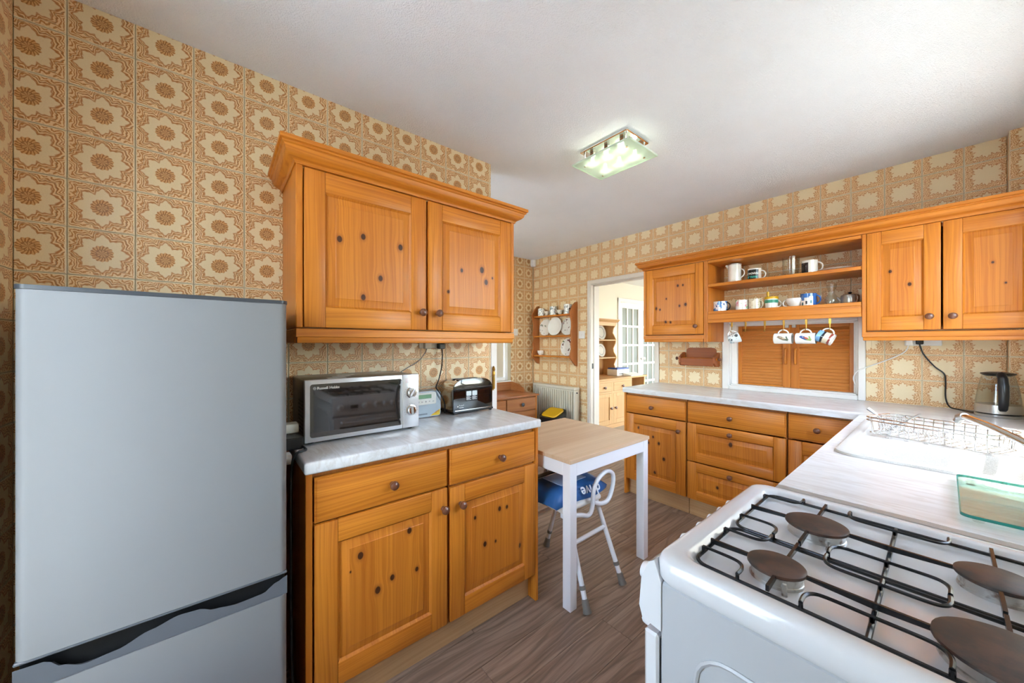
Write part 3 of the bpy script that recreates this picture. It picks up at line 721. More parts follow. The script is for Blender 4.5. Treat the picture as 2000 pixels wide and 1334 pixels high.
# sink run under the window
F2 = -.255; T2 = TXm(F2)
cab = thing('base_cabinet', 'pine sink base unit running under the window worktop', 'base cabinet', (XR, 1.9, 0), group='pine base units')
mb = MB(T2); mb.box(1.145, 1.163, .13, .854, -.56, -.022); mb.box(2.62, 2.638, .13, .854, -.56, -.022); mb.box(1.163, 2.62, .13, .146, -.56, -.022)
obj('carcass', mb, M['pine_in'], cab); obj('plinth', MB(T2).box(1.145, 2.63, .001, .13, -.07, -.05), M['plinth'], cab)
for a in (1.150, 1.640, 2.130): drawer(cab, T2, a, a+.484, .692, .838, (a+.242, .76)); panel_door(cab, T2, a, a+.484, .134, .684, (a+.44, .61))
# continuous L-shaped worktop, cut out for the sink
SK = (-.215, .215, 1.655, 2.455)
mb = MB(); pts = [(-1.70, 2.665), (-.275, 2.665), (-.275, 1.155), (XR-.002, 1.155), (XR-.002, 3.186), (.208, 3.186), (.208, YW-.001), (-1.70, YW-.001)]
bm = bmesh.new(); vs = [bm.verts.new((x, y, .858)) for x, y in pts]
hs = [bm.verts.new((x, y, .858)) for x, y in ((SK[0], SK[2]), (SK[1], SK[2]), (SK[1], SK[3]), (SK[0], SK[3]))]
es = [bm.edges.new((A[k], A[(k+1) % len(A)])) for A in (vs, hs) for k in range(len(A))]
bmesh.ops.triangle_fill(bm, edges=es, use_beauty=True)
ex = bmesh.ops.extrude_face_region(bm, geom=list(bm.faces)); bmesh.ops.translate(bm, verts=[v for v in ex['geom'] if isinstance(v, bmesh.types.BMVert)], vec=(0, 0, WZ-.858))
bmesh.ops.recalc_face_normals(bm, faces=bm.faces)
bev = [e for e in bm.edges if len(e.link_faces) == 2 and all(abs(v.co.z-WZ) < 1e-4 for v in e.verts) and e.calc_face_angle(0) > 1 and (e.verts[0].co.xy-Vector((-.99, 2.665))).length + (e.verts[1].co.xy-Vector((-.99, 2.665))).length < 1.6]
bmesh.ops.bevel(bm, geom=bev, offset=.01, segments=3, affect='EDGES', profile=.5)
me = bpy.data.meshes.new('worktop'); bm.to_mesh(me); bm.free(); me.transform(Matrix.Translation((.7, -2.6, -.858))); me.materials.append(M['marble'])
o = bpy.data.objects.new('worktop', me); COL.objects.link(o); o.location = (-.7, 2.6, .858)
tag(o, 'L-shaped marbled grey laminate worktop under the hatch and round the sink', 'worktop', 'marbled worktops')
obj('edging_strip', MB().bbox(-.275, XR-.003, 1.128, 1.154, .860, WZ+.0005, .002), plain('worktop_edging', '#a9a69f', .4, .3), o, label='grey metal edging strip', at=(0, 1.14, .86)).location = Vector((0, 1.14, .86)) - Vector((-.7, 2.6, .858))

# ---- louvred hatch doors
Ty = TY(YW + .05)
mid = (-1.05 + -.375) / 2
for k, (a, b) in enumerate(((-1.062, mid-.0008), (mid+.0008, -.364))):
    lab = ('left' if k == 0 else 'right') + ' louvred pine door of the serving hatch'
    t = thing('hatch_door', lab, 'hatch door', ((a+b)/2, YW+.06, .938), group='louvred hatch doors')
    z0, z1 = .938, 1.412
    sl_, sr = (.036, .05) if k == 0 else (.05, .035)
    obj('stile', MB(Ty).bbox(a, a+sl_, z0, z1, -.022, 0, .002), M['pine_zy'], t); obj('stile', MB(Ty).bbox(b-sr, b, z0, z1, -.022, 0, .002), M['pine_zy'], t)
    obj('rail', MB(Ty).bbox(a+sl_, b-sr, z1-.03, z1, -.022, -.002, .002), M['pine_xy'], t); obj('rail', MB(Ty).bbox(a+sl_, b-sr, z0, z0+.012, -.022, -.002, .002), M['pine_xy'], t)
    N = 19; p = (z1-.03 - z0-.012) / N; sm = None
    for q in range(N):
        zc = z0 + .012 + (q+.5)*p
        if sm is None:
            mb = MB(); L = (b-sr-a-sl_)/2; c_, s_ = math.cos(math.radians(47)), math.sin(math.radians(47)); ww, tt = .0132, .0034
            for x in (-L, L):
                for dy, dz in ((-ww, -tt), (ww, -tt), (ww, tt), (-ww, tt)): mb.P((x, dy*c_ - dz*s_, dy*s_ + dz*c_))
            mb.f += [(0,1,2,3), (7,6,5,4), (0,4,5,1), (1,5,6,2), (2,6,7,3), (3,7,4,0)]
            sm = mb.mesh('slat', smooth=False); sm.materials.append(M['louvre'])
        s_o = bpy.data.objects.new('slat', sm); COL.objects.link(s_o); s_o.parent = t; s_o.location = Vector(((a+sl_+b-sr)/2, YW+.061, zc)) - ORG[t]
    hu = b-.028 if k == 0 else a+.028
    obj('pull_handle', MB(Ty).tube(smooth_path([(hu, 1.118, .0), (hu, 1.122, .014), (hu, 1.17, .018), (hu, 1.222, .014), (hu, 1.226, 0)], 4), .0075, 10), M['pine_zy'], t)
    if k == 0: obj('light_stop_strip', MB(Ty).bbox(b-.012, b+.012, z0, z1, -.030, -.0225, .001), M['pine_zy'], t)  # hidden strip added behind the seam to stop light leaking through
    hc = b-.02 if k == 0 else a+.02
    obj('catch', MB(Ty).bbox(hc-.012, hc+.012, z1-.028, z1-.006, -.001, .012, .002), M['steel'], t)
# ================================================================== fridge freezer
FX = -1.19; f0, f1 = -.328, .156
t = thing('fridge_freezer', 'tall silver fridge freezer with a dark grip between its doors', 'fridge', (-1.45, -.086, 0))
obj('cabinet_body', MB().bbox(-1.70, -1.245, f0+.004, f1-.004, .03, 1.375, .006), M['dkgrey'], t)
def door_prof(a, b, x0, x1, r=.018):
    return [(x0, a), (x1-r, a)] + [(x1-r+r*math.sin(math.radians(q)), a+r-r*math.cos(math.radians(q))) for q in (25, 50, 75, 90)] + [(x1-r+r*math.cos(math.radians(q)), b-r+r*math.sin(math.radians(q))) for q in (0, 20, 45, 70, 90)] + [(x0, b)]
pr = door_prof(f0, f1, -1.24, FX)
obj('freezer_door' if False else 'fridge_door', MB().prism(pr, .612, 1.382), M['silver'], t)
obj('freezer_door', MB().prism(pr, .06, .545), M['silver'], t)
obj('top_cap', MB().prism(door_prof(f0-.002, f1+.002, -1.70, FX+.001), 1.3825, 1.392), M['dkgrey'], t)
# grip moulding: dark recess with a waved lip
obj('grip_recess', MB().box(-1.235, FX-.022, f0+.004, f1-.004, .546, .611), M['black'], t)
def lip(u):
    pts = [(0, .052), (.09, .050), (.13, .030), (.20, .014), (.30, .018), (.42, .036), (.52, .047), (.60, .044), (.66, .030), (.76, .022), (.88, .024), (.945, .042), (1, .052)]
    for (a, h), (b, k) in zip(pts[:-1], pts[1:]):
        if a <= u <= b: q = (u-a)/(b-a); q = q*q*(3-2*q); return h + (k-h)*q
N = 48; mb = MB(); fr = []; bk = []
for k in range(N+1):
    u = k/N; y = f0 + u*(f1-f0); hgt = lip(u)
    fr.append((mb.P((FX-.002, y, .5465)), mb.P((FX-.001, y, .5465+hgt))))
    bk.append((mb.P((FX-.018, y, .5465)), mb.P((FX-.02, y, .5465+max(hgt-.012, .006)))))
for k in range(N):
    mb.F(fr[k][0], fr[k+1][0], fr[k+1][1], fr[k][1]); mb.F(fr[k][1], fr[k+1][1], bk[k+1][1], bk[k][1]); mb.F(bk[k][1], bk[k+1][1], bk[k+1][0], bk[k][0]); mb.F(fr[k][0], bk[k][0], bk[k+1][0], fr[k+1][0])
mb.F(fr[0][0], fr[0][1], bk[0][1], bk[0][0]); mb.F(fr[-1][0], bk[-1][0], bk[-1][1], fr[-1][1])
obj('waved_grip', mb, M['mdgrey'], t)
obj('door_edge_trim', MB().bbox(-1.236, FX-.001, f0, f1, .6045, .6115, .002), M['mdgrey'], t)
for y in (f0+.05, f1-.05):
    for x in (-1.65, -1.27): obj('foot', MB().lathe([(0, .001), (.018, .001), (.018, .012), (.008, .014), (.008, .03), (0, .03)], (x, y, 0), n=12), M['black'], t)

# ================================================================== microwave oven
mx = -1.44; y0, y1 = .243, .686; z0, z1 = .907, 1.135; xb = -1.725
t = thing('microwave_oven', 'silver microwave oven with dark glass door and two dials on the worktop', 'microwave', ((mx+xb)/2, .46, WZ))
obj('case', MB().bbox(xb, mx-.022, y0+.003, y1-.003, z0, z1-.002, .008, 2), plain('brushed_grey_case', '#6e6a66', .28, .85), t)
vm = None
for r in range(9):
    for c_ in range(6):
        x = mx - .06 - c_*.016; z = z0 + .028 + r*.0145
        if vm is None: vm = MB().bbox(-.0048, .0048, -.0006, .0006, -.0042, .0042, .0004).mesh('vent_hole'); vm.materials.append(M['black'])
        o = bpy.data.objects.new('vent_hole', vm); COL.objects.link(o); o.parent = t; o.location = Vector((x, y0+.0028, z)) - ORG[t]
fm = plain('satin_silver_front', '#d6d7d8', .3, .5)
ys = .612
mb = MB(); mb.bbox(mx-.022, mx, y0, ys-.001, z0, z1, .003, 2); dr = obj('door', mb, fm, t)
mb = MB(TX(mx)); mb.prism(rrect(y0+.017, ys-.004, z0+.017, z1-.016, .009), .0, .0012); obj('door_glass', mb, M['ovenglass'], dr)
mb = MB(TX(mx)); hp = [(.596 - .012*math.cos(q*PI/10 - PI/2) + .010, z0+.022 + (z1-z0-.045)*q/10, .010 + .018*math.sin(q*PI/10)) for q in range(11)]
mb.tube(hp, .0062, 10); mb.tube([hp[1], (hp[1][0], hp[1][1], 0)], .005, 8); mb.tube([hp[9], (hp[9][0], hp[9][1], 0)], .005, 8)
obj('door_handle', mb, plain('silver_handle', '#b9b9b7', .35, .3), dr)
lettering('Russell Hobbs', .0135, plain('printed_silver', '#e8e6e0', .4), dr, Matrix.Translation(-ORG[t]) @ frame_m((mx+.0014, y0+.040, z1-.0355), (0, 1, 0), (0, 0, 1)), bold=.0003, ext=.0001)
obj('emblem', MB().lathe([(0, 0), (.0058, 0), (.0058, .0004), (0, .0004)], (mx+.0013, y0+.032, z1-.031), axis='x', n=20), plain('printed_grey', '#b9b7b0', .4), dr)
for q in range(3): obj('emblem_bar', MB().box(mx+.0017, mx+.0019, y0+.028, y0+.036, z1-.0342+q*.0028, z1-.0334+q*.0028), M['black'], dr)
cp = obj('control_panel', MB().bbox(mx-.022, mx, ys, y1, z0, z1, .003, 2), fm, t)
for zc, a in ((1.057, 55), (.981, 95)):
    d = obj('dial', MB().lathe([(0, 0), (.0235, 0), (.0235, .003), (.0195, .004), (.0175, .012), (.015, .014), (0, .014)], (mx, .650, zc), axis='x', n=28), M['chrome'], cp)
    ca, sa = math.cos(math.radians(a)), math.sin(math.radians(a))
    obj('dial_grip', MB(lambda u, v, w_, zc=zc, ca=ca, sa=sa: (mx + w_, .650 + u*ca - v*sa, zc + u*sa + v*ca)).bbox(-.017, .017, -.0042, .0042, .013, .021, .0015), M['steel'], d)
    mb = MB()
    for q in range(13):
        an = math.radians(-50 + q*22); y_, z_ = .650 + .029*math.cos(an), zc + .029*math.sin(an); mb.box(mx, mx+.0003, y_-.0012, y_+.0012, z_-.0006, z_+.0006)
    obj('dial_markings', mb, M['mdgrey'], cp)
mb = MB()
for q in range(5): mb.box(mx, mx+.0003, .625, .675, 1.118-q*.0045, 1.1195-q*.0045)
obj('printed_notice', mb, plain('pale_red_print', '#d8a79c', .5), cp)
mb = MB()
for q in range(3): mb.bbox(-1.52-q*.05, -1.485-q*.05, .33+q*.03, .40+q*.03, z1-.0022, z1-.0012, .0002)
obj('top_label', mb, plain('foil_label', '#d8d6d2', .35), t)
for x in (-1.69, -1.48):
    for y in (.27, .66): obj('foot', MB().lathe([(0, WZ), (.011, WZ), (.013, z0+.002), (0, z0+.002)], (x, y, 0), n=10), M['black'], t)

# ---- radio
rx = -1.625
t = thing('radio', 'small silver digital radio with a green display beside the toaster', 'radio', (rx-.03, .83, WZ))
obj('case', MB(TX(rx)).prism(rrect(.755, .895, WZ+.002, 1.028, .018), -.075, 0), plain('radio_grey_blue', '#9aa4ab', .35, .3), t)
fp = obj('front_panel', MB(TX(rx)).prism(rrect(.757, .868, .962, 1.022, .008), 0, .002), plain('radio_white', '#dcdcd4', .35), t)
obj('display', MB(TX(rx)).bbox(.768, .842, .992, 1.012, .001, .003, .001), M['lcd'], fp)
for q in range(5): obj('button', MB().lathe([(0, 0), (.0045, 0), (.004, .003), (0, .003)], (rx+.002, .772+q*.02, .977), axis='x', n=10), M['steel'], fp)
mb = MB(TX(rx)); mb.prism([(.835, WZ+.006), (.89, WZ+.006), (.892, WZ+.036)], .0, .0006); st = obj('sticker', mb, plain('yellow_sticker', '#e0b92a', .5), t)
lettering('NEW', .011, plain('red_print', '#b8352a', .5), st, Matrix.Translation(-ORG[t]) @ frame_m((rx+.0008, .862, WZ+.014), (0, 1, .45), (0, -.45, 1)), ext=.0001)
mb = MB(TX(rx))
for q in range(8): mb.box(.765+q*.007, .770+q*.007, WZ+.014, WZ+.021, 0, .0004)
obj('maker_strip', mb, M['mdgrey'], t)

# ---- toaster
tx = -1.588; ta, tb = .945, 1.200
t = thing('toaster', 'glossy black two-slice toaster at the end of the worktop', 'toaster', (tx-.065, 1.07, WZ))
def arch(a, b, z0_, z1_, r):
    top = [(b-r+r*math.cos(math.radians(q)), z1_-r*.72+r*.72*math.sin(math.radians(q))) for q in range(0, 91, 15)] + [(a+r+r*math.cos(math.radians(q)), z1_-r*.72+r*.72*math.sin(math.radians(q))) for q in range(90, 181, 15)]
    return [(a, z0_), (b, z0_)] + top
obj('body', MB(TX(tx)).prism(arch(ta+.008, tb-.008, .912, 1.074, .07), -.128, -.004), M['chrome'], t)
fpn = MB(TX(tx)); o_ = arch(ta+.002, tb-.002, .908, 1.079, .072); i_ = arch(ta+.016, tb-.016, .918, 1.066, .062)
A = [fpn.P((u, v, -.002)) for u, v in o_]; B = [fpn.P((u, v, .004)) for u, v in o_]; C_ = [fpn.P((u, v, .007)) for u, v in i_]; 
for P_, Q_ in ((A, B), (B, C_)):
    for k in range(len(P_)): m = (k+1) % len(P_); fpn.F(P_[k], P_[m], Q_[m], Q_[k])
fpn.F(*C_); fpn.F(*A[::-1])
fo = obj('front_panel', fpn, M['gloss_black'], t)
obj('chrome_rim', MB(TX(tx)).tube([(u, v, -.004) for u, v in arch(ta+.004, tb-.004, .910, 1.0775, .071)[1:]] + [(ta+.004, .910, -.004)], .0026, 6), M['chrome'], t)
obj('base', MB(TX(tx)).bbox(ta-.002, tb+.004, .904, .914, -.135, .006, .003), M['black'], t)
obj('crumb_tray', MB(TX(tx)).bbox(ta+.01, tb-.01, .914, .921, -.12, .0075, .002), M['chrome'], t)
for q in (-.045, -.085): obj('slot', MB(TX(tx)).box(ta+.05, tb-.05, 1.0735, 1.0755, q-.012, q+.012), M['black'], t)
for u in (ta+.012, tb-.012):
    for w_ in (-.12, -.004): obj('foot', MB().bbox(tx+w_-.008, tx+w_+.008, u-.007, u+.007, WZ+.0005, .905, .002), M['black'], t)
obj('lever', MB(TX(tx)).bbox(tb-.004, tb+.016, .965, .977, -.075, -.055, .003), M['black'], t)
lettering('Russell\nHobbs', .011, plain('printed_white', '#e6e4df', .4), fo, Matrix.Translation(-ORG[t]) @ frame_m((tx+.0072, ta+.033, .940), (0, 1, 0), (0, 0, 1)), ext=.0001)
obj('emblem', MB().lathe([(0, 0), (.0042, 0), (.0042, .0003), (0, .0003)], (tx+.0072, ta+.026, .939), axis='x', n=14), plain('printed_white2', '#d6d4cf', .4), fo)
lb = obj('sticker', MB(TX(tx)).bbox(ta+.075, ta+.150, .962, 1.018, .0071, .0075, .0001), plain('dark_sticker', '#23262a', .3), fo)
for q in (0, 1):
    obj('sticker_picture', MB(TX(tx)).prism(rrect(ta+.079+q*.037, ta+.110+q*.037, .990, 1.015, .005), .0075, .0078), plain('pale_picture', '#cfd6d4', .3), lb)
    mb = MB(TX(tx))
    for r in range(4): mb.box(ta+.079+q*.037, ta+.109+q*.037-(r % 2)*.008, .969+r*.005, .9715+r*.005, .0075, .0077)
    obj('sticker_print', mb, plain('sticker_white', '#d8d8d4', .4), lb)

# ---- sockets, plugs and cables on the left worktop
t = thing('wall_socket', 'white double wall socket half hidden under the cupboard over the radio', 'socket', (XL, .90, 1.26))
obj('plate', MB(TX(XL)).bbox(.828, .972, 1.242, 1.325, 0, .012, .003), M['ivory'], t)
for y in (.855, .915): obj('switch', MB(TX(XL)).bbox(y-.006, y+.006, 1.30, 1.315, .012, .016, .001), M['white'], t)
t = thing('plug', 'black plug in the socket with a cable down behind the toaster', 'plug', (XL, .945, 1.24), group='plugs and their cables')
obj('body', MB(TX(XL)).bbox(.930, .966, 1.238, 1.268, .0125, .045, .004), M['black'], t)
obj('cable', MB().tube(smooth_path([(XL+.035, .949, 1.242), (XL+.036, .951, 1.20), (XL+.034, .948, 1.14), (XL+.06, .916, 1.075), (XL+.12, .868, 1.045), (XL+.135, .878, 1.02), (XL+.132, .908, .97), (XL+.11, .925, .925), (XL+.095, .932, .903)], 8), .0033, 8), M['black'], t)
t = thing('plug', 'cream plug in the socket with a thin grey cable behind the microwave', 'plug', (XL, .86, 1.24), group='plugs and their cables')
obj('body', MB(TX(XL)).bbox(.848, .888, 1.240, 1.275, .0125, .04, .004), M['ivory'], t)
obj('cable', MB().tube(smooth_path([(XL+.03, .862, 1.242), (XL+.028, .850, 1.215), (XL+.024, .815, 1.175), (XL+.02, .76, 1.145), (XL+.015, .72, 1.12)], 6), .002, 6), M['mdgrey'], t)
t = thing('power_adaptor', 'black power adaptor with its lead on the worktop edge by the fridge', 'adaptor', (-1.44, .222, WZ))
obj('body', MB().bbox(-1.475, -1.415, .175, .237, WZ+.001, WZ+.042, .004), M['black'], t)
obj('cable', MB().tube(smooth_path([(-1.43, .230, WZ+.012), (-1.395, .236, WZ+.007), (-1.375, .236, WZ+.006), (-1.365, .222, WZ+.006), (-1.362, .203, WZ-.002), (-1.355, .190, .84), (-1.32, .184, .6), (-1.285, .180, .35), (-1.285, .186, .12), (-1.29, .19, .01)], 6), .0042, 8), M['black'], t)
single('plug', MB().bbox(-1.43, -1.385, .166, .196, .858, .892, .005, 2), M['plastic_w'], 'white plug hanging by the worktop corner next to the fridge', 'plug', 'plugs and their cables')
single('plug', MB().bbox(-1.535, -1.48, .178, .232, WZ+.045, WZ+.078, .005, 2), M['ivory'], 'cream plug lying on the black adaptor by the fridge', 'plug', 'plugs and their cables')

# ================================================================== gas cooker
CT = .905; cx0, cx1, cy0, cy1 = -.318, .27, .588, 1.112
t = thing('gas_cooker', 'white four-burner gas cooker in the right foreground', 'cooker', ((cx0+cx1)/2, (cy0+cy1)/2, 0))
obj('body', MB().bbox(cx0+.012, cx1, cy0+.006, cy1-.006, .06, CT-.045, .004), M['matt_enamel_shaded'], t)
# pressed recess outline on the near side panel
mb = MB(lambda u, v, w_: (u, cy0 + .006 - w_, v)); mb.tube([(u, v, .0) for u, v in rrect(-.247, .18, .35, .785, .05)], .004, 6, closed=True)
obj('side_pressing', mb, M['matt_enamel_shaded'], t)
# hob: rim with a rolled edge and a sunken well
def ring(mb, a0, a1, b0, b1, r, z, n_=6): return [mb.P((x, y, z)) for x, y in rrect(a0, a1, b0, b1, r, n_)]
mb = MB(); L = []
for ins, z, r in ((0.006, CT-.045, .028), (0, CT-.036, .032), (0, CT-.012, .034), (.004, CT-.004, .032), (.012, CT, .030), (.030, CT, .030), (.036, CT-.003, .03), (.044, CT-.016, .03), (.05, CT-.019, .03)):
    L.append(ring(mb, cx0+ins, cx1-ins, cy0+ins, cy1-ins, r, z))
for A, B in zip(L[:-1], L[1:]):
    for k in range(len(A)): m = (k+1) % len(A); mb.F(A[k], A[m], B[m], B[k])
mb.F(*L[-1]); mb.F(*L[0][::-1])
hob = obj('hob_top', mb, M['enamel'], t, ang=50)
WELL = CT - .019
for (bx, by, R_) in ((-.160, .932, .046), (-.172, .712, .037), (.052, .932, .041), (.050, .712, .058)):
    b = obj('burner', MB().lathe([(R_*.98, WELL-.001), (R_*.96, WELL+.004), (R_*.93, WELL+.005), (R_*.93, WELL+.016), (R_*.98, WELL+.018), (0, WELL+.018)], (bx, by, 0), n=36), M['alu'], t)
    obj('burner_cap', MB().lathe([(0, WELL+.018), (R_*1.02, WELL+.018), (R_*1.06, WELL+.020), (R_*1.05, WELL+.0235), (R_*.98, WELL+.025), (0, WELL+.025)], (bx, by, 0), n=36), M['cap'], b)
    obj('igniter', MB().lathe([(0, WELL), (.004, WELL), (.003, WELL+.012), (.0045, WELL+.013), (.003, WELL+.018), (0, WELL+.019)], (bx+R_*.55, by-R_*1.12, 0), n=8), M['alu'], b)
# pan supports: two wire frames with fingers
GZ = CT + .004
def bar(mb, a, b, z=GZ, h=.009, wd=.0022):
    a = Vector((*a, z)); b = Vector((*b, z)); d_ = (b-a).normalized(); s_ = Vector((-d_.y, d_.x, 0))*wd
    i = [mb.P(p) for p in (a-s_, a+s_, b+s_, b-s_, a-s_-Vector((0,0,h)), a+s_-Vector((0,0,h)), b+s_-Vector((0,0,h*.6)), b-s_-Vector((0,0,h*.6)))]
    for q in ((0,1,2,3), (7,6,5,4), (0,4,5,1), (1,5,6,2), (2,6,7,3), (3,7,4,0)): mb.F(*[i[k] for k in q])
gx0, gx1, gy0, gy1 = cx0+.048, cx1-.05, cy0+.05, cy1-.05; gym = .822
for nm, (a, b), cy_ in (('near', (gy0, gym-.004), .712), ('far', (gym+.004, gy1), .932)):
    s_ = obj('pan_support', MB().tube([(x, y, WELL+.010) for x, y in rrect(gx0, gx1, a, b, .022, 5)], .0032, 8, closed=True), M['iron'], t)
    obj('middle_rod', MB().tube([(-.06, a, WELL+.010), (-.06, b, WELL+.010)], .0034, 8), M['iron'], s_)
    def fing(p, q): mb = MB(); bar(mb, p, q); obj('finger', mb, M['iron'], s_)
    for (bx, R_) in ((-.165, .05), (.052, .056)):
        fing((bx, a), (bx, cy_-R_*.45)); fing((bx, b), (bx, cy_+R_*.45))
        for dx in (-1, 1): fing((gx0 if (dx < 0 and bx < 0) else (gx1 if (dx > 0 and bx > 0) else -.06), cy_), (bx+dx*R_*.6, cy_))
    # looped fingers at the corners
    for x_, dx in ((gx0, 1), (-.06, -1), (-.06, 1), (gx1, -1)):
        for y_, dy in ((a, 1), (b, -1)):
            p = [(x_, y_+dy*.040), (x_+dx*.045, y_+dy*.040), (x_+dx*.060, y_+dy*.034), (x_+dx*.066, y_+dy*.020), (x_+dx*.066, y_)]
            mb = MB(); mb.tube([(v.x, v.y, GZ-.003) for v in smooth_path([(q[0], q[1], 0) for q in p], 4)], .0028, 6)
            for px, py in (p[0], p[-1]): mb.tube([(px, py, WELL+.010), (px, py, GZ-.003)], .0028, 6)
            obj('looped_finger', mb, M['iron'], s_)
# front: control fascia, knobs, clock and oven doors (they face the opposite units)
Tm = TXm(cx0)
mb = MB(); pf = [(cx0+.014, .775), (cx0-.020, .780), (cx0-.026, .80), (cx0-.022, .85), (cx0-.008, .885), (cx0+.002, .892), (cx0+.014, .86)]
mb.prism(pf, cy0+.004, cy1-.004, 'acb')
fa = obj('control_fascia', mb, M['enamel'], t)
for y in (.64, .80, .88, .94, 1.00, 1.06): obj('control_knob', MB().lathe([(0, 0), (.021, 0), (.019, -.012), (.015, -.024), (.012, -.026), (0, -.026)], (cx0-.020, y, .835), axis='x', n=18), M['enamel'], fa)
obj('clock_display', MB().bbox(cx0-.0275, cx0-.022, .705, .755, .822, .846, .001), M['screen'], fa)
for q in range(3): obj('clock_button', MB().bbox(cx0-.0275, cx0-.022, .708+q*.016, .718+q*.016, .807, .812, .001), M['mdgrey'], fa)
for z0_, z1_, nm in ((.50, .762, 'grill_door'), (.10, .492, 'oven_door')):
    dd = obj(nm, MB().bbox(cx0-.018, cx0+.008, cy0+.006, cy1-.006, z0_, z1_, .004), M['enamel'], t)
    obj('door_glass', MB().bbox(cx0-.0195, cx0-.0175, cy0+.05, cy1-.05, z0_+.03, z1_-.06, .0005), M['ovenglass'], dd)
    obj('door_seal', MB().bbox(cx0+.0085, cx0+.0115, cy0+.012, cy1-.012, z0_+.006, z1_-.006, .001), M['black'], dd)
    hz = z1_-.03
    obj('door_handle', MB().tube([(cx0-.017, cy0+.06, hz), (cx0-.045, cy0+.06, hz), (cx0-.045, cy1-.06, hz), (cx0-.017, cy1-.06, hz)], .008, 8), M['enamel'], dd)
obj('plinth', MB().box(cx0+.04, cx1-.02, cy0+.012, cy1-.012, .002, .06), M['black'], t)

# ================================================================== sink, tap, rack, kettle, board
t = thing('sink', 'pale speckled composite inset sink with rounded bowl under the window', 'sink', (0, 2.05, WZ))
a0, a1, b0, b1 = -.238, .238, 1.622, 2.490; n_ = 6
mb = MB(); L = []
def rg(r4, rr, z): return [mb.P((x, y, z)) for x, y in rrect(*r4, rr, n_)]
rim = [rg((a0, a1, b0, b1), .06, WZ+.0008), rg((a0+.002, a1-.002, b0+.002, b1-.002), .06, WZ+.008), rg((a0+.010, a1-.010, b0+.010, b1-.010), .055, WZ+.011), rg((a0+.024, a1-.024, b0+.024, b1-.024), .05, WZ+.009)]
for A, B in zip(rim[:-1], rim[1:]):
    for k in range(len(A)): m = (k+1) % len(A); mb.F(A[k], A[m], B[m], B[k])
# deck with two openings, built as a grid fill
bowl4 = (a0+.034, a1-.05, b0+.034, 1.945); dr4 = (a0+.034, a1-.05, 1.985, b1-.034)
bm = bmesh.new(); loops = []
for pts, z in ((rrect(a0+.024, a1-.024, b0+.024, b1-.024, .05, n_), WZ+.009), (rrect(*bowl4, .06, n_), WZ+.009), (rrect(*dr4, .05, n_), WZ+.009)): loops.append([bm.verts.new((x, y, z)) for x, y in pts])
bmesh.ops.triangle_fill(bm, edges=[bm.edges.new((A[k], A[(k+1) % len(A)])) for A in loops for k in range(len(A))], use_beauty=True)
bm.verts.index_update(); o = len(mb.v)
for v in bm.verts: mb.P(v.co)
for f in bm.faces: mb.f.append(tuple(o+v.index for v in f.verts))
bm.free()
def basin(r4, r0, prof):
    P_ = None
    for ins, z, rr in prof:
        C_ = rg((r4[0]+ins, r4[1]-ins, r4[2]+ins, r4[3]-ins), rr, z)
        if P_:
            for k in range(len(P_)): m = (k+1) % len(P_); mb.F(P_[k], P_[m], C_[m], C_[k])
        P_ = C_
    mb.F(*P_)
basin(bowl4, .06, [(0, WZ+.009, .06), (.005, WZ+.003, .058), (.012, WZ-.03, .056), (.022, WZ-.13, .05), (.04, WZ-.155, .045), (.08, WZ-.162, .03)])
basin(dr4, .05, [(0, WZ+.009, .05), (.005, WZ+.004, .05), (.014, WZ-.008, .045), (.03, WZ-.010, .04)])
obj('basin', mb, M['sink'], t, ang=50)
obj('waste', MB().lathe([(0, WZ-.1615), (.04, WZ-.1615), (.042, WZ-.1595), (.03, WZ-.158), (.02, WZ-.160), (0, WZ-.160)], (0, 1.80, 0), n=20), M['chrome'], t)
mb = MB()
for q in range(6): mb.bbox(a0+.09+q*.05, a0+.102+q*.05, 2.09, 2.42, WZ-.0105, WZ-.006, .002)
obj('drainer_ribs', mb, M['sink'], t)

t = thing('mixer_tap', 'chrome mixer tap with a long swivel spout over the sink', 'tap', (.205, 1.80, WZ+.010))
obj('body', MB().lathe([(0, .0), (.028, .0), (.028, .006), (.022, .012), (.02, .05), (.016, .06), (0, .062)], (0, 0, 0), n=20), M['chrome'], t, world=False)
obj('spout', MB().tube(smooth_path([(0, 0, .03), (-.015, .022, .045), (-.055, .09, .065), (-.11, .185, .088), (-.155, .262, .100), (-.163, .276, .098)], 6), [.011]*26 + [.0105]*5, 12), M['chrome'], t, world=False)
obj('nozzle', MB().tube([(-.158, .268, .102), (-.170, .288, .094)], [.013, .013], 12).tube([(-.166, .283, .096), (-.174, .296, .080)], [.012, .012], 12), M['steel'], t, world=False)
for s_ in (-1, 1): obj('lever', MB().tube([(0, s_*.018, .03), (.004, s_*.045, .034), (.006, s_*.07, .045)], [.009, .008, .006], 10), M['chrome'], t, world=False)

t = thing('dish_rack', 'chrome wire dish rack standing on the sink drainer', 'dish rack', (-.018, 2.07, WZ+.0095), rz=math.radians(-20))
RL, RW, RH = .165, .088, .066; zb = .004
def wires(name, runs, r): 
    mb = MB()
    for p in runs: mb.tube(p, r, 6)
    return obj(name, mb, M['chrome'], t, world=False)
for z_, q in ((RH, 0), (RH-.012, 0)): obj('rim_wire', MB().tube([(x, y, z_) for x, y in rrect(-RL, RL, -RW, RW, .025, 4)], .0024, 6, closed=True), M['chrome'], t, world=False)
obj('base_wire', MB().tube([(x, y, zb) for x, y in rrect(-RL+.008, RL-.008, -RW+.008, RW-.008, .02, 4)], .002, 6, closed=True), M['chrome'], t, world=False)
for k in range(12):
    x = -RL + .022 + k*(2*RL-.044)/11
    obj('cross_wire', MB().tube([(x, -RW, RH), (x, -RW+.008, zb), (x, RW-.008, zb), (x, RW, RH)], .0016, 6), M['chrome'], t, world=False)
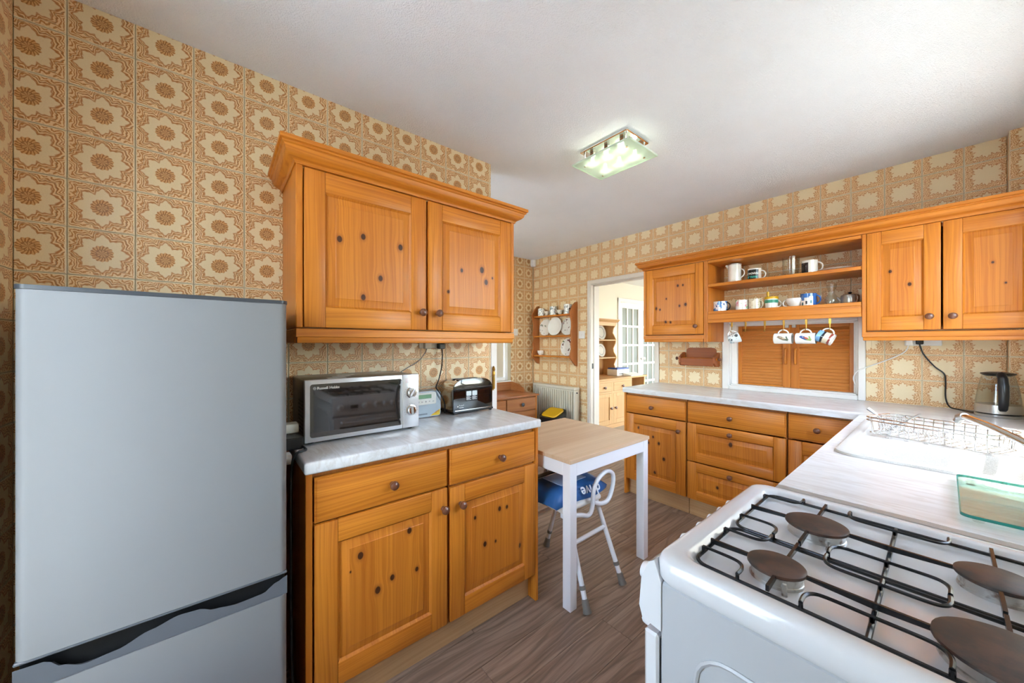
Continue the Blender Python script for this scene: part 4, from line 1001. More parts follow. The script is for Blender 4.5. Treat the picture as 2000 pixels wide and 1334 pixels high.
for y in (-.04, 0, .04): obj('plate_prongs', MB().tube([(-RL, y, RH), (-RL+.008, y, zb)] + [(-RL+.03+k*.0135, y, zb + (.03 if k % 2 else .003)) for k in range(20)] + [(RL-.008, y, zb), (RL, y, RH)], .0014, 5), M['chrome'], t, world=False)
# wire cutlery basket in the rack's left end
c_ = thing('cutlery_basket', 'small crumpled wire cutlery basket at the left end of the dish rack', 'cutlery basket', (-.128, 2.108, WZ+.016), rz=.35)
for k in range(5): obj('hoop_wire', MB().tube([(x, y, .006+k*.014) for x, y in rrect(-.038, .038, -.028, .028, .018, 4)], .0014, 5, closed=True), M['chrome'], c_, world=False)
for k in range(10):
    an = 2*PI*k/10; obj('upright_wire', MB().tube([(.030*math.cos(an), .022*math.sin(an), .006), (.036*math.cos(an), .027*math.sin(an), .062)], .0012, 5), M['chrome'], c_, world=False)
for k, (dx, dy) in enumerate(((.012, .004), (-.014, -.006))):
    f_ = thing('fork', ('steel fork leaning out of the cutlery basket', 'steel knife leaning out of the cutlery basket')[k], ('fork', 'knife')[k], (-.128+dx, 2.108+dy, WZ+.018))
    f_.name = ('fork', 'table_knife')[k]; s_ = (1, -1)[k]
    obj('handle', MB().tube([(0, 0, 0), (-.05*s_, .02, .05)], [.0025, .004], 8), M['steel'], f_, world=False)
    obj('head' if k == 0 else 'blade', MB().tube([(-.05*s_, .02, .05), (-.085*s_, .033, .078)], [.004, .007 if k == 0 else .003], 8), M['steel'], f_, world=False)

KX, KY = .172, 3.085
t = thing('kettle', 'glass kettle with steel base and black handle in the corner', 'kettle', (KX, KY, WZ))
obj('power_base', MB().lathe([(0, 0), (.072, 0), (.074, .006), (.074, .014), (.068, .017), (0, .017)], n=36), M['steel'], t, world=False)
obj('base_gap_ring', MB().lathe([(0, .0172), (.071, .0172), (.071, .021), (0, .021)], n=36), M['black'], t, world=False)
obj('steel_band', MB().lathe([(0, .0212), (.074, .0212), (.0745, .045), (.072, .062), (.070, .064), (0, .064)], n=36), M['steel'], t, world=False)
obj('glass_jug', MB().lathe([(.0715, .0645), (.070, .09), (.064, .14), (.055, .19), (.050, .212), (.048, .212), (.053, .19), (.062, .14), (.068, .09), (.069, .066)], n=36, cap=False), M['clear'], t, world=False)
obj('lid', MB().lathe([(.040, .206), (.052, .213), (.056, .216), (.054, .221), (.03, .226), (0, .228)], n=32, sx=1.0), M['black'], t, world=False)
hd = MB(); av = Vector((.12, -.99, 0)).normalized(); sv = Vector((av.y*-1, av.x, 0)); A_ = []
for d_, z_, hw, dp in ((.03, .218, .014, .010), (.055, .214, .016, .014), (.078, .198, .0165, .015), (.090, .160, .017, .015), (.094, .115, .0165, .014), (.091, .075, .0155, .013), (.084, .045, .014, .010), (.078, .036, .010, .006)):
    o_ = av*d_; A_.append([hd.P(o_ + sv*(hw*math.cos(q*PI/4)) + av*(dp*math.sin(q*PI/4)*.8) + Vector((0, 0, z_ + (dp*math.sin(q*PI/4) if d_ < .06 and z_ > .2 else 0)))) for q in range(8)])
for P_, Q_ in zip(A_[:-1], A_[1:]):
    for k in range(8): m = (k+1) % 8; hd.F(P_[k], P_[m], Q_[m], Q_[k])
hd.F(*A_[0][::-1]); hd.F(*A_[-1])
obj('handle', hd, plain('satin_black', '#1d1f22', .28), t, world=False, ang=60)
obj('lid_catch', MB().tube([(x*1.0, -.03, .2+z_) for x, z_ in arc(-.028, .0, .012, 180, 360, 6)], .0016, 6), M['steel'], t, world=False)
t = thing('wall_socket', 'white double wall socket half hidden under the cupboard by the kettle', 'socket', (-.08, YW, 1.26))
obj('plate', MB(TY(YW)).bbox(-.150, -.006, 1.254, 1.335, 0, .012, .003), M['plastic_w'], t)
for x in (-.04, -.115): obj('switch', MB(TY(YW)).bbox(x-.006, x+.006, 1.312, 1.326, .012, .016, .001), M['white'], t)
t = thing('plug', 'black plug with the kettle cable curving down the tiles', 'plug', (-.085, YW, 1.26), group='plugs and their cables')
obj('body', MB(TY(YW)).bbox(-.105, -.075, 1.262, 1.295, .0125, .04, .004), M['black'], t)
obj('cable', MB().tube(smooth_path([(-.090, YW-.03, 1.262), (-.075, YW-.028, 1.205), (-.035, YW-.02, 1.135), (.0, YW-.016, 1.095), (.006, YW-.016, 1.05), (.006, YW-.02, .96), (.02, YW-.035, .91), (.05, YW-.06, WZ+.005), (.09, YW-.12, WZ+.0045), (.11, KY+.04, WZ+.008)], 8), .0035, 8), M['black'], t)
t = thing('plug', 'white plug with a white cable trailing across to the hatch', 'plug', (-.13, YW, 1.26), group='plugs and their cables')
obj('body', MB(TY(YW)).bbox(-.146, -.116, 1.256, 1.295, .0125, .04, .004), M['plastic_w'], t)
obj('cable', MB().tube(smooth_path([(-.133, YW-.03, 1.257), (-.150, YW-.028, 1.215), (-.22, YW-.024, 1.165), (-.31, YW-.022, 1.115), (-.355, YW-.020, 1.085), (-.372, YW-.01, 1.04), (-.366, YW+.01, .995)], 8), .0035, 8), M['plastic_w'], t)

t = thing('glass_chopping_board', 'green-tinted glass chopping board on the worktop next to the cooker', 'chopping board', (.165, 1.38, WZ), rz=0)
mb = MB(); pts = rrect(-.144, .144, -.17, .19, .016, 4); bm_ = .0065
mb.prism(pts, .012, .0175); bd = obj('board', mb, M['board'], t, world=False)
mb = MB(); lo = [mb.P((x, y, .0118)) for x, y in pts]; hi = [mb.P((x, y, .0177)) for x, y in pts]; lo2 = [mb.P((x*.985, y*.988, .0118)) for x, y in pts]; hi2 = [mb.P((x*.985, y*.988, .0177)) for x, y in pts]
for k in range(len(pts)):
    m = (k+1) % len(pts)
    for A, B in ((lo, hi), (hi, hi2), (hi2, lo2), (lo2, lo)): mb.F(A[k], A[m], B[m], B[k])
obj('polished_edge', mb, M['green_edge'], t, world=False)
for x in (-.12, .12):
    for y in (-.145, .165): obj('foot', MB().lathe([(0, 0.0005), (.008, 0.0005), (.008, .0118), (0, .0118)], (x, y, 0), n=10), M['clear'], t, world=False)
mb = MB()
for q in range(4): mb.tube(smooth_path([(-.10+q*.006, .115-q*.004, .0178), (-.07, .118-q*.006, .0178), (-.03, .135-q*.006, .0178), (.0, .165-q*.006, .0178)], 5), .0006, 5)
obj('etched_wheat', mb, plain('etched_white', '#eef4f0', .6), t, world=False)
# ================================================================== table, stool, bag
t = thing('kitchen_table', 'small square table with beech top and white legs by the pine unit', 'table', (-1.42, 1.635, 0))
tx0, tx1, ty0, ty1, tz = -1.752, -1.092, 1.283, 1.993, .72
obj('table_top', MB().bbox(tx0, tx1, ty0, ty1, tz-.02, tz, .002), M['beech'], t)
lw = .048; ins = .006
wm = plain('white_table_paint', '#eeeeee', .35)
for x in (tx0+ins, tx1-ins-lw):
    for y in (ty0+ins, ty1-ins-lw): obj('leg', MB().bbox(x, x+lw, y, y+lw, .001, tz-.02, .002), wm, t)
for a, b, c_, d in ((tx0+ins+lw, tx1-ins-lw, ty0+ins+.001, ty0+ins+.022), (tx0+ins+lw, tx1-ins-lw, ty1-ins-.022, ty1-ins-.001), (tx0+ins+.001, tx0+ins+.022, ty0+ins+lw, ty1-ins-lw), (tx1-ins-.022, tx1-ins-.001, ty0+ins+lw, ty1-ins-lw)):
    obj('apron', MB().bbox(a, b, c_, d, tz-.085, tz-.02, .001), wm, t)
t = thing('perching_stool', 'white tubular perching stool with arm loops under the beech table', 'stool', (-1.30, 1.47, 0))
sm = plain('white_tube_enamel', '#e9ebec', .25)
obj('seat', MB().bbox(-1.46, -1.175, 1.335, 1.64, .415, .445, .012, 3), plain('cream_seat', '#e3dfd6', .45), t)
for (bx, by), (px, py) in zip(((-1.040, 1.345), (-1.052, 1.655), (-1.558, 1.600), (-1.548, 1.375)), ((-1.192, 1.375), (-1.192, 1.613), (-1.44, 1.605), (-1.44, 1.38))):
    a, b = Vector((bx, by, 0)), Vector((px, py, .415)); P_ = lambda f: tuple(a + (b-a)*f)
    lg = obj('leg', MB().tube([P_(.12), P_(1.0)], .0125, 12), sm, t)
    obj('adjuster', MB().tube([P_(.05), P_(.24)], .0105, 12), M['steel'], lg); obj('collar', MB().tube([P_(.235), P_(.275)], .0155, 12), M['rubber'], lg)
    obj('ferrule', MB().tube([P_(.02), P_(.03), P_(.045), P_(.12), P_(.15)], [.021, .021, .0185, .0165, .015], 14), M['rubber'], lg)
for pr_ in (((-1.040, 1.345, -1.192, 1.375), (-1.052, 1.655, -1.192, 1.613)), ((-1.548, 1.375, -1.44, 1.38), (-1.558, 1.600, -1.44, 1.605))):
    q = [(p[0]+(p[2]-p[0])*.68, p[1]+(p[3]-p[1])*.68, .415*.68) for p in pr_]; obj('cross_bar', MB().tube(q, .0105, 10), sm, t)
for sx, xx in ((1, -1.150), (-1, -1.492)):
    p = [(xx-.03*sx, 1.36, .405), (xx, 1.43, .400), (xx+.004*sx, 1.487, .384), (xx+.004*sx, 1.518, .415), (xx+.004*sx, 1.532, .505), (xx+.004*sx, 1.575, .555), (xx+.004*sx, 1.645, .575), (xx+.004*sx, 1.700, .548), (xx+.004*sx, 1.702, .49), (xx+.004*sx, 1.662, .420), (xx+.002*sx, 1.60, .412), (xx-.02*sx, 1.55, .425)]
    obj('arm_loop', MB().tube(smooth_path(p, 5), .0115, 10), sm, t)
# bag on the stool
t = thing('folded_bag', 'blue vinyl bag folded on the seat of the white stool', 'bag', (-1.322, 1.49, .446))
mb = MB(); nx, ny = 14, 16; top = []; bot = []
for i_ in range(nx+1):
    rt, rb = [], []
    for j in range(ny+1):
        u, v = i_/nx*2-1, j/ny*2-1
        e = max(0, 1-abs(u)**5) * max(0, 1-abs(v)**5)
        x = u*.135 + .010*math.sin(3*v); y = v*.205 + .012*math.sin(2.4*u)
        z = .003 + .075*e**.5*(.82+.18*math.sin(4*u+2*v)) + .028*max(0, v)**2
        rt.append(mb.P((x, y, z))); rb.append(mb.P((x*.985, y*.985, .001 + .020*max(0, v-.35)**1.2)))
    top.append(rt); bot.append(rb)
for G, fl_ in ((top, 0), (bot, 1)):
    for i_ in range(nx):
        for j in range(ny): mb.F(G[i_][j], G[i_+1][j], G[i_+1][j+1], G[i_][j+1])
for i_ in range(nx): mb.F(top[i_][0], bot[i_][0], bot[i_+1][0], top[i_+1][0]); mb.F(top[i_][ny], top[i_+1][ny], bot[i_+1][ny], bot[i_][ny])
for j in range(ny): mb.F(top[0][j], top[0][j+1], bot[0][j+1], bot[0][j]); mb.F(top[nx][j], bot[nx][j], bot[nx][j+1], top[nx][j+1])
obj('vinyl_bag', mb, M['blue_bag'], t, world=False, ang=70)
pk = MB(); pk.bbox(-.06, .08, -.10, .10, .079, .084, .002); obj('clear_pocket', pk, plain('pale_clear_pocket', '#8fa6c2', .15), t, world=False)
obj('strap', MB().bbox(-.11, -.075, -.16, .14, .078, .0835, .002), M['black'], t, world=False)
lettering('drive', .075, plain('bag_print', '#e6ecf2', .5), t, frame_m((.131, .145, .056), (-.04, -1, .05), (.42, 0, -.9)), ext=.0016, bold=.0012)

# ================================================================== ceiling light
t = thing('ceiling_light', 'chrome ceiling light with six lit bulbs behind a frosted glass plate', 'ceiling light', (-1.155, 1.72, CZ))
obj('ceiling_plate', MB().bbox(-1.307, -1.005, 1.615, 1.828, CZ-.016, CZ-.0005, .004), M['chrome'], t)
gz = 2.288
obj('glass_plate', MB().bbox(-1.333, -.972, 1.583, 1.855, gz-.005, gz+.003, .0015), M['frost'], t)
mb = MB(); 
for a, b, c_, d in ((-1.335, -1.3325, 1.581, 1.857), (-.9725, -.970, 1.581, 1.857), (-1.335, -.970, 1.581, 1.5835), (-1.335, -.970, 1.8545, 1.857)): mb.box(a, b, c_, d, gz-.0055, gz+.0035)
obj('polished_edge', mb, plain('pale_green_edge', '#dff0dd', .1), t)
for x in (-1.285, -1.02):
    for y in (1.635, 1.805): obj('fixing_stud', MB().tube([(x, y, CZ-.016), (x, y, gz-.008)], .004, 10).lathe([(0, gz-.012), (.006, gz-.012), (.006, gz-.005), (0, gz-.005)], (x, y, 0), n=12), M['chrome'], t)
for x in (-1.25, -1.156, -1.06):
    for y in (1.66, 1.78):
        hs_ = obj('lamp_holder', MB().bbox(x-.012, x+.012, y-.010, y+.010, CZ-.045, CZ-.016, .002), M['chrome'], t)
        obj('bulb', MB().lathe([(0, CZ-.045), (.007, CZ-.046), (.008, CZ-.055), (.008, CZ-.066), (.004, CZ-.071), (0, CZ-.072)], (x, y, 0), n=12), M['bulb'], hs_)
single('ceiling_sensor' if False else 'motion_sensor', MB().bbox(XF+.012, XF+.072, YW-.07, YW-.015, 2.27, 2.362, .012, 3), M['plastic_w'], 'small white alarm sensor in the far ceiling corner', 'sensor')

# ================================================================== mugs and jugs on the open shelves
def decor(name, base, spots, z=False):
    """china glaze with printed patches; spots = (colour, scale, threshold, seed)"""
    n = NT(name, .15, **{'Coat Weight': .5}); x, y, z_ = n.coords(); v = n.vec(x, y, z_); c_ = lin(base)
    col = None
    for h, sc, th, sd in spots:
        f = n.step(n.noise(n.vec(n.add(x, sd), y, z_), sc, 3, .6), th, th+.04)
        col = n.mix(f, col if col is not None else c_, h)
    n.col(col if col is not None else c_); return n.m
def cup_prof(r, h, rb=None, th=.003, foot=0):
    rb = rb or r
    return [(0, 0.0006), (rb*.92, 0.0006), (rb, .004), ((rb+r)/2, h*.5), (r, h), (r-th, h), ((rb+r)/2-th, h*.5), (rb-th, .007), (0, .006)]
def mug(label, x, y, z, r, h, mat, ang, group, name='mug', rb=None, cat='mug', hr=None, hang=None, hmat=None, prof=None):
    t = thing(name, label, cat, (x, y, z), rz=0, group=group)
    obj('body', MB().lathe(prof or cup_prof(r, h, rb), n=28), mat, t, world=False)
    hr = hr or h*.32; a = math.radians(ang); rr = (r + (rb or r))/2
    P_ = [(rr-.003 + hr*.95*math.sin(q)*1.0, h*.52 + hr*math.cos(q)) for q in [PI*k/10 for k in range(11)]]
    obj('handle', MB().tube([(p*math.cos(a), p*math.sin(a), zz) for p, zz in P_], .0042, 8), hmat or mat, t, world=False)
    return t
S1, S2 = 1.7225, 1.5125; GR = 'crockery on the open shelves'; my = 3.075
t = mug('tall white lidded jug at the left of the upper mug shelf', -1.0, my, S1, .043, .142, M['china'], -12, GR, 'jug', cat='jug', hr=.032)
obj('lid', MB().lathe([(0, .141), (.044, .141), (.046, .147), (.04, .152), (0, .154)], n=28), M['steel'], t, world=False); obj('spout', MB().tube([(-.036, -.01, .128), (-.054, -.016, .146)], [.014, .006], 8), M['china'], t, world=False)
t = mug('black mug printed with white and green lettering on the upper shelf', -.872, my, S1, .041, .092, M['china'], 8, GR)
sl_ = MB(); N = 20
lo = []; hi = []
for k in range(N+1): a = math.radians(175 + 145*k/N); lo.append((.0414*math.cos(a), .0414*math.sin(a)))
A = [sl_.P((x, y, .004)) for x, y in lo]; B = [sl_.P((x, y, .083)) for x, y in lo]
for k in range(N): sl_.F(A[k], A[k+1], B[k+1], B[k])
obj('black_print', sl_, plain('black_print', '#101012', .2), t, world=False)
Rm = Matrix.Rotation(math.radians(72), 4, 'X')
def on_mug(body, size, col, par, face, zz, r, bold=.0006):
    lettering(body, size, plain('mug_print_'+body.split()[-1].lower(), col, .3), par, Matrix.Translation((0, 0, zz)) @ Matrix.Rotation(math.radians(face)+PI/2, 4, 'Z') @ Matrix.Rotation(PI/2, 4, 'X'), bend=r+.0008, bold=bold, ext=.0002, align='CENTER')
on_mug('MY TOWN', .0185, '#f2f2ee', t, 256, .048, .0414); on_mug('MY TEAM', .0185, '#2fb39a', t, 256, .024, .0414)
gl_prof = [(.0, .0006), (.038, .0006), (.042, .006), (.047, .06), (.046, .12), (.049, .138), (.047, .138), (.044, .12), (.045, .06), (.040, .010), (0, .008)]
mug('clear ribbed glass jug in the middle of the upper shelf', -.66, my, S1, .047, .138, M['clear'], 200, GR, 'glass_jug', cat='jug', hr=.045, prof=gl_prof)
t = mug('white mug with a dark concert photograph on the upper shelf', -.560, my, S1, .042, .095, M['china'], -8, GR)
sl_ = MB(); pts = [(.0426*math.cos(math.radians(185+85*k/12)), .0426*math.sin(math.radians(185+85*k/12))) for k in range(13)]
A = [sl_.P((x, y, .006)) for x, y in pts]; B = [sl_.P((x, y, .080)) for x, y in pts]
for k in range(12): sl_.F(A[k], A[k+1], B[k+1], B[k])
obj('photo_print', sl_, decor('concert_print', '#1c1a1e', [('#4a3a3c', 40, .52, 1.0), ('#c9b4ae', 34, .66, 5.0)]), t, world=False)
single('dinner_plate', MB().lathe([(0, S1+.001), (.05, S1+.001), (.052, S1+.003), (.095, S1+.014), (.096, S1+.016), (.05, S1+.005), (0, S1+.004)], (-.425, 3.06, 0), n=40), M['china'], 'white plate lying flat at the right of the upper shelf', 'plate', GR)
single('glass_tumbler', MB().lathe([(0, 0), (.018, 0), (.02, .004), (.022, .04), (.02, .04), (.018, .006), (0, .005)], (-.335, 3.12, S1+.0165), n=20), M['clear'], 'small glass dish standing on the flat plate', 'glass', GR) if False else None
mug('white and blue mug with a painted wave and black handle on the lower shelf', -1.10, my, S2, .049, .082, decor('wave_print', '#eef0f2', [('#5d8fd0', 22, .5, 2.0), ('#23407e', 26, .6, 8.0)]), -10, GR, hmat=M['black'], hr=.030)
mug('white mug with a pink and green painted bird on the lower shelf', -.952, my, S2, .040, .080, decor('bird_print', '#f0ece6', [('#e79aa8', 26, .55, 4.0), ('#6cc07a', 24, .58, 11.0), ('#e8b35a', 30, .68, 17.0)]), 60, GR)
mug('beige mug with wavy brown lines on the lower shelf', -.870, my, S2, .038, .080, decor('wavy_print', '#ddd3b8', [('#9c8a63', 34, .58, 6.0)]), -20, GR)
t = mug('white and green toddler cup with yellow straw lid on the lower shelf', -.770, my, S2, .039, .070, M['china'], 8, GR, 'toddler_cup', cat='cup', rb=.036)
obj('green_band', MB().lathe([(.0385, .042), (.0398, .046), (.0400, .062), (.039, .064)], n=28), plain('cup_green', '#3f9a7c', .4), t, world=False)
obj('straw_lid', MB().lathe([(0, .070), (.041, .070), (.042, .074), (.040, .086), (.03, .089), (0, .089)], n=28), M['yellow'], t, world=False)
obj('straw', MB().tube([(-.018, -.004, .085), (-.020, -.005, .125)], [.0085, .0075], 10), M['yellow'], t, world=False)
bowl = [(0, .0006), (.022, .0006), (.024, .006), (.036, .020), (.047, .045), (.049, .062), (.047, .062), (.045, .045), (.034, .022), (.02, .010), (0, .008)]
mug('white soup cup with looped handle on the lower shelf', -.640, my, S2, .044, .062, decor('soup_print', '#f1eee6', [('#9aa68a', 50, .70, 3.0)]), 188, GR, 'soup_cup', cat='cup', hr=.022, prof=bowl)
t = mug('blue and white mug painted with village houses on the lower shelf', -.566, my, S2, .043, .086, decor('village_print', '#3e6fb4', [('#2f5593', 30, .55, 3.0)]), -15, GR)
for k, (a0_, a1_, h_) in enumerate(((185, 225, .052), (225, 250, .040), (250, 282, .058), (282, 312, .066))):
    sl_ = MB(); p_ = [(.0434*math.cos(math.radians(a0_+(a1_-a0_)*q/5)), .0434*math.sin(math.radians(a0_+(a1_-a0_)*q/5))) for q in range(6)]
    A = [sl_.P((x, y, .004)) for x, y in p_]; B = [sl_.P((x, y, h_)) for x, y in p_]
    for q in range(5): sl_.F(A[q], A[q+1], B[q+1], B[q])
    hh = obj('painted_house', sl_, M['china'], t, world=False)
    am = math.radians((a0_+a1_)/2); c0 = Vector((.0438*math.cos(am), .0438*math.sin(am), h_*.45)); ex = Vector((-math.sin(am), math.cos(am), 0))
    sl_ = MB(); q4 = [sl_.P(c0 + ex*sx*.005 + Vector((0, 0, sz*.010))) for sx, sz in ((-1, -1), (1, -1), (1, 1), (-1, 1))]; sl_.F(*q4)
    obj('painted_window', sl_, plain('painted_dark_%d' % k, ('#2b2f36', '#20666e')[k % 2], .3), hh, world=False)
dec = [(0, .0006), (.026, .0006), (.034, .010), (.036, .03), (.028, .055), (.016, .075), (.017, .092), (.024, .112), (.026, .136), (.024, .136), (.022, .112), (.014, .092), (.013, .075), (.026, .053), (.033, .03), (.03, .012), (0, .008)]
mug('clear glass cruet bottle near the right end of the lower shelf', -.452, my, S2, .033, .136, M['clear'], 190, GR, 'glass_cruet', cat='bottle', hr=.022, prof=dec)
t = mug('small steel teapot at the right end of the lower shelf', -.368, 3.085, S2, .042, .062, M['steel'], -50, GR, 'teapot', cat='teapot', prof=[(0, .0006), (.042, .0006), (.044, .006), (.044, .048), (.040, .058), (.03, .062), (0, .063)], hr=.024)
obj('lid_knob', MB().lathe([(0, .062), (.012, .063), (.006, .067), (.011, .074), (0, .079)], n=16), M['black'], t, world=False); obj('spout', MB().tube([(-.040, -.005, .020), (-.058, -.01, .05)], [.009, .005], 8), M['steel'], t, world=False)

# ---- brass cup hooks and hanging mugs
hk = MB(); hk.bbox(-.006, .006, -.0012, .0012, -.034, -.0005, .0006); hk.tube(smooth_path([(0, 0, -.030), (0, -.001, -.055), (0, -.006, -.070), (0, -.016, -.073), (0, -.021, -.064)], 5), .0026, 8)
hm = hk.mesh('hook'); hm.materials.append(M['brass'])
HX = (-.977, -.890, -.775, -.670, -.554, -.441); HY = 2.946; HZ = 1.4235
words = ('leftmost brass hook under the mug shelf, holding the grey-printed cup', 'second brass hook from the left under the shelf, empty beside the cup', 'third brass hook from the left under the shelf, empty', 'fourth brass hook under the shelf, holding the brown bird mug', 'fifth brass hook under the shelf, holding the blue bird mug', 'rightmost brass hook under the shelf, holding the seaside mug')
for x, l_ in zip(HX, words):
    o = bpy.data.objects.new('cup_hook', hm); COL.objects.link(o); o.location = (x, HY, HZ); tag(o, l_, 'hook', 'brass cup hooks')
def hang_mug(label, x, r, h, mat, tilt, yaw, rb=None, prof=None, extra=None):
    """mug hanging by its handle: axis horizontal, handle up"""
    hr = .026
    t = thing('mug', label, 'mug', (x, HY-.012, HZ-.073), group='mugs hanging from hooks', rot=(0, math.radians(90+tilt), math.radians(yaw)))
    rr = (r + (rb or r))/2; off = rr + hr*.95 - .004 - .006
    # local z = mug axis, local -x = up after the rotation
    mb = MB(); pr_ = prof or cup_prof(r, h, rb)
    mb.lathe([(p, q - h*.5) for p, q in pr_], (off, 0, 0), n=28); b_o = obj('body', mb, mat, t, world=False)
    obj('handle', MB().tube([(off - (rr-.003 + hr*.95*math.sin(q)), 0, hr*1.05*math.cos(q)) for q in [PI*k/12 for k in range(13)]], .0042, 8), M['china'], t, world=False)
    if extra: extra(t, off)
    return t
def bird(c1, c2, c3):
    def f(t, off):
        for k, (pts, c_) in enumerate((([(-.028, .010), (-.018, .018), (.000, .012), (.022, -.004), (.030, -.016), (.004, -.012), (-.014, -.002)], c1), ([(-.006, .008), (.012, .006), (.024, -.006), (.006, -.004)], c2), ([(.002, -.010), (.034, -.018), (.018, .012), (.026, .014), (.036, -.010)], c3))):
            mb = MB(); r_ = .0358 + .0004*(k+1); N = len(pts)
            V = []
            for zz, s_ in pts: a = s_/r_; V.append(mb.P((off - 0 + r_*math.sin(-a)*1.0, -r_*math.cos(a), zz)))
            c0 = mb.P((off + r_*math.sin(-sum(p[1] for p in pts)/N/r_), -r_*1.004, sum(p[0] for p in pts)/N))
            for q in range(N): mb.F(c0, V[q], V[(q+1) % N])
            obj('painted_bird' if k == 0 else 'painted_feather', mb, plain('bird_paint_%s' % c_.strip('#'), c_, .3), t, world=False)
    return f
hang_mug('white cup with grey flower print hanging at the left of the hatch', HX[0], .040, .070, decor('grey_flowers', '#e6ebea', [('#4b5358', 42, .6, 3.0), ('#9fb3b8', 30, .62, 9.0)]), -22, 10, rb=.030)
hang_mug('white mug with a brown painted bird hanging by the hatch handle', HX[3], .0355, .098, M['china'], 0, 0, extra=bird('#8d7a63', '#c2b49a', '#55604a'))
hang_mug('white mug with a blue painted bird hanging fifth along the hooks', HX[4], .0355, .100, M['china'], 0, 0, extra=bird('#2c4a86', '#c0562e', '#8aa04e'))
n = NT('seaside_print', .15, **{'Coat Weight': .5}); x, y, z = n.coords(); zz = n.add(z, n.mul(n.noise(n.vec(x, y, z), 40, 2), .012))
c_ = n.mix(n.step(zz, -.012, -.008), '#7fb2dc', '#22242c'); c_ = n.mix(n.step(zz, .000, .004), c_, '#d9cdb4'); c_ = n.mix(n.step(zz, .026, .029), c_, '#8c3b32'); c_ = n.mix(n.step(zz, .036, .039), c_, '#e8e2d6'); n.col(c_)
hang_mug('blue and cream seaside mug hanging tilted from the rightmost hook', HX[5], .036, .082, n.m, 24, 0)

# ---- wooden roll holder on the tiles
t = thing('kitchen_roll_holder', 'dark wooden kitchen roll holder on the tiles left of the hatch', 'roll holder', (-1.316, YW, 1.07))
Tw = TY(YW)
obj('back_board', MB(Tw).prism(rrect(-1.435, -1.195, 1.105, 1.230, .03, 5), .0, .012), M['mahog'], t)
for x in (-1.462, -1.186):
    obj('side_bracket', MB(lambda a, b, c_, x=x: (x + c_, YW - a, b)).prism([(0, 1.185), (.03, 1.19), (.075, 1.165), (.105, 1.155), (.108, 1.10), (.08, 1.075), (.03, 1.07), (0, 1.08)], 0, .016), M['mahog'], t)
obj('roller', MB().tube([(-1.475, YW-.075, 1.135), (-1.16, YW-.075, 1.135)], .010, 12), M['pine_xy'], t)
obj('front_rail', MB(Tw).bbox(-1.447, -1.185, 1.078, 1.142, .092, .104, .003), M['mahog'], t)
for x, s_ in ((-1.475, -1), (-1.160, 1)): obj('end_knob', MB().lathe([(0, 0), (.008, 0), (.007, .006*s_), (.014, .012*s_), (.015, .02*s_), (.008, .026*s_), (0, .027*s_)], (x, YW-.075, 1.135), axis='x', n=16), M['knob'], t)
for x, z_ in ((-1.404, 1.257), (-1.315, 1.257), (-1.222, 1.257)): pass

# ================================================================== dining end: shelf, radiator, bin, chest, switches
sx0, sx1 = -3.318, -2.672; yb, yf = YW-.001, YW-.142
t = thing('plate_shelf', 'wavy-sided pine wall shelf holding plates and cups above the radiator', 'wall shelf', ((sx0+sx1)/2, YW, 1.0))
prof = [(yb, 1.0), (yb-.03, 1.005), (yb-.075, 1.045), (yb-.125, 1.10), (yb-.120, 1.15), (yb-.100, 1.20), (yb-.110, 1.26), (yb-.095, 1.33), (yb-.112, 1.38), (yb-.098, 1.45), (yb-.100, 1.52), (yb-.125, 1.60), (yb-.125, 1.63), (yb-.085, 1.69), (yb-.035, 1.745), (yb, 1.752)]
for x in (sx0, sx1-.018): obj('side', MB(lambda a, b, c_: (c_, a, b)).prism(prof, x, x+.018), M['shelfpine'], t)
SH = (1.612, 1.362, 1.117)
for z_ in SH: obj('shelf', MB().bbox(sx0+.0185, sx1-.0185, yf+.04, yb, z_-.018, z_, .002), M['pine_xz'], t)
g_ = 'crockery on the wall shelf'; yy_ = YW-.058
flo = lambda nm, sd: decor(nm, '#ebe6dc', [('#6a6f6c', 60, .55, sd), ('#aab3b0', 34, .56, sd+4)])
mug('white mug with grey flowers at the left of the shelf top', -3.21, yy_, SH[0], .042, .095, flo('fl1', 1.0), -10, g_)
mug('white mug with grey flowers in the middle of the shelf top', -3.005, yy_, SH[0], .044, .105, flo('fl2', 2.0), -10, g_)
mug('white mug with grey flowers at the right of the shelf top', -2.775, yy_, SH[0], .044, .115, flo('fl3', 3.0), 10, g_)
egg = [(0, .0006), (.02, .0006), (.016, .010), (.030, .025), (.037, .055), (.035, .055), (.028, .026), (0, .014)]
single('egg_cup', MB().lathe(egg, (-3.115, yy_, SH[0]), n=20), decor('eg1', '#e8e0d0', [('#8b8478', 60, .62, 1.0)]), 'small cream bowl between the two left flowered mugs', 'bowl', g_)
single('egg_cup', MB().lathe([(r*1.15, h) for r, h in egg], (-2.89, yy_, SH[0]), n=20), decor('eg2', '#e8e0d0', [('#8b8478', 60, .62, 5.0)]), 'small cream bowl between the two right flowered mugs', 'bowl', g_)
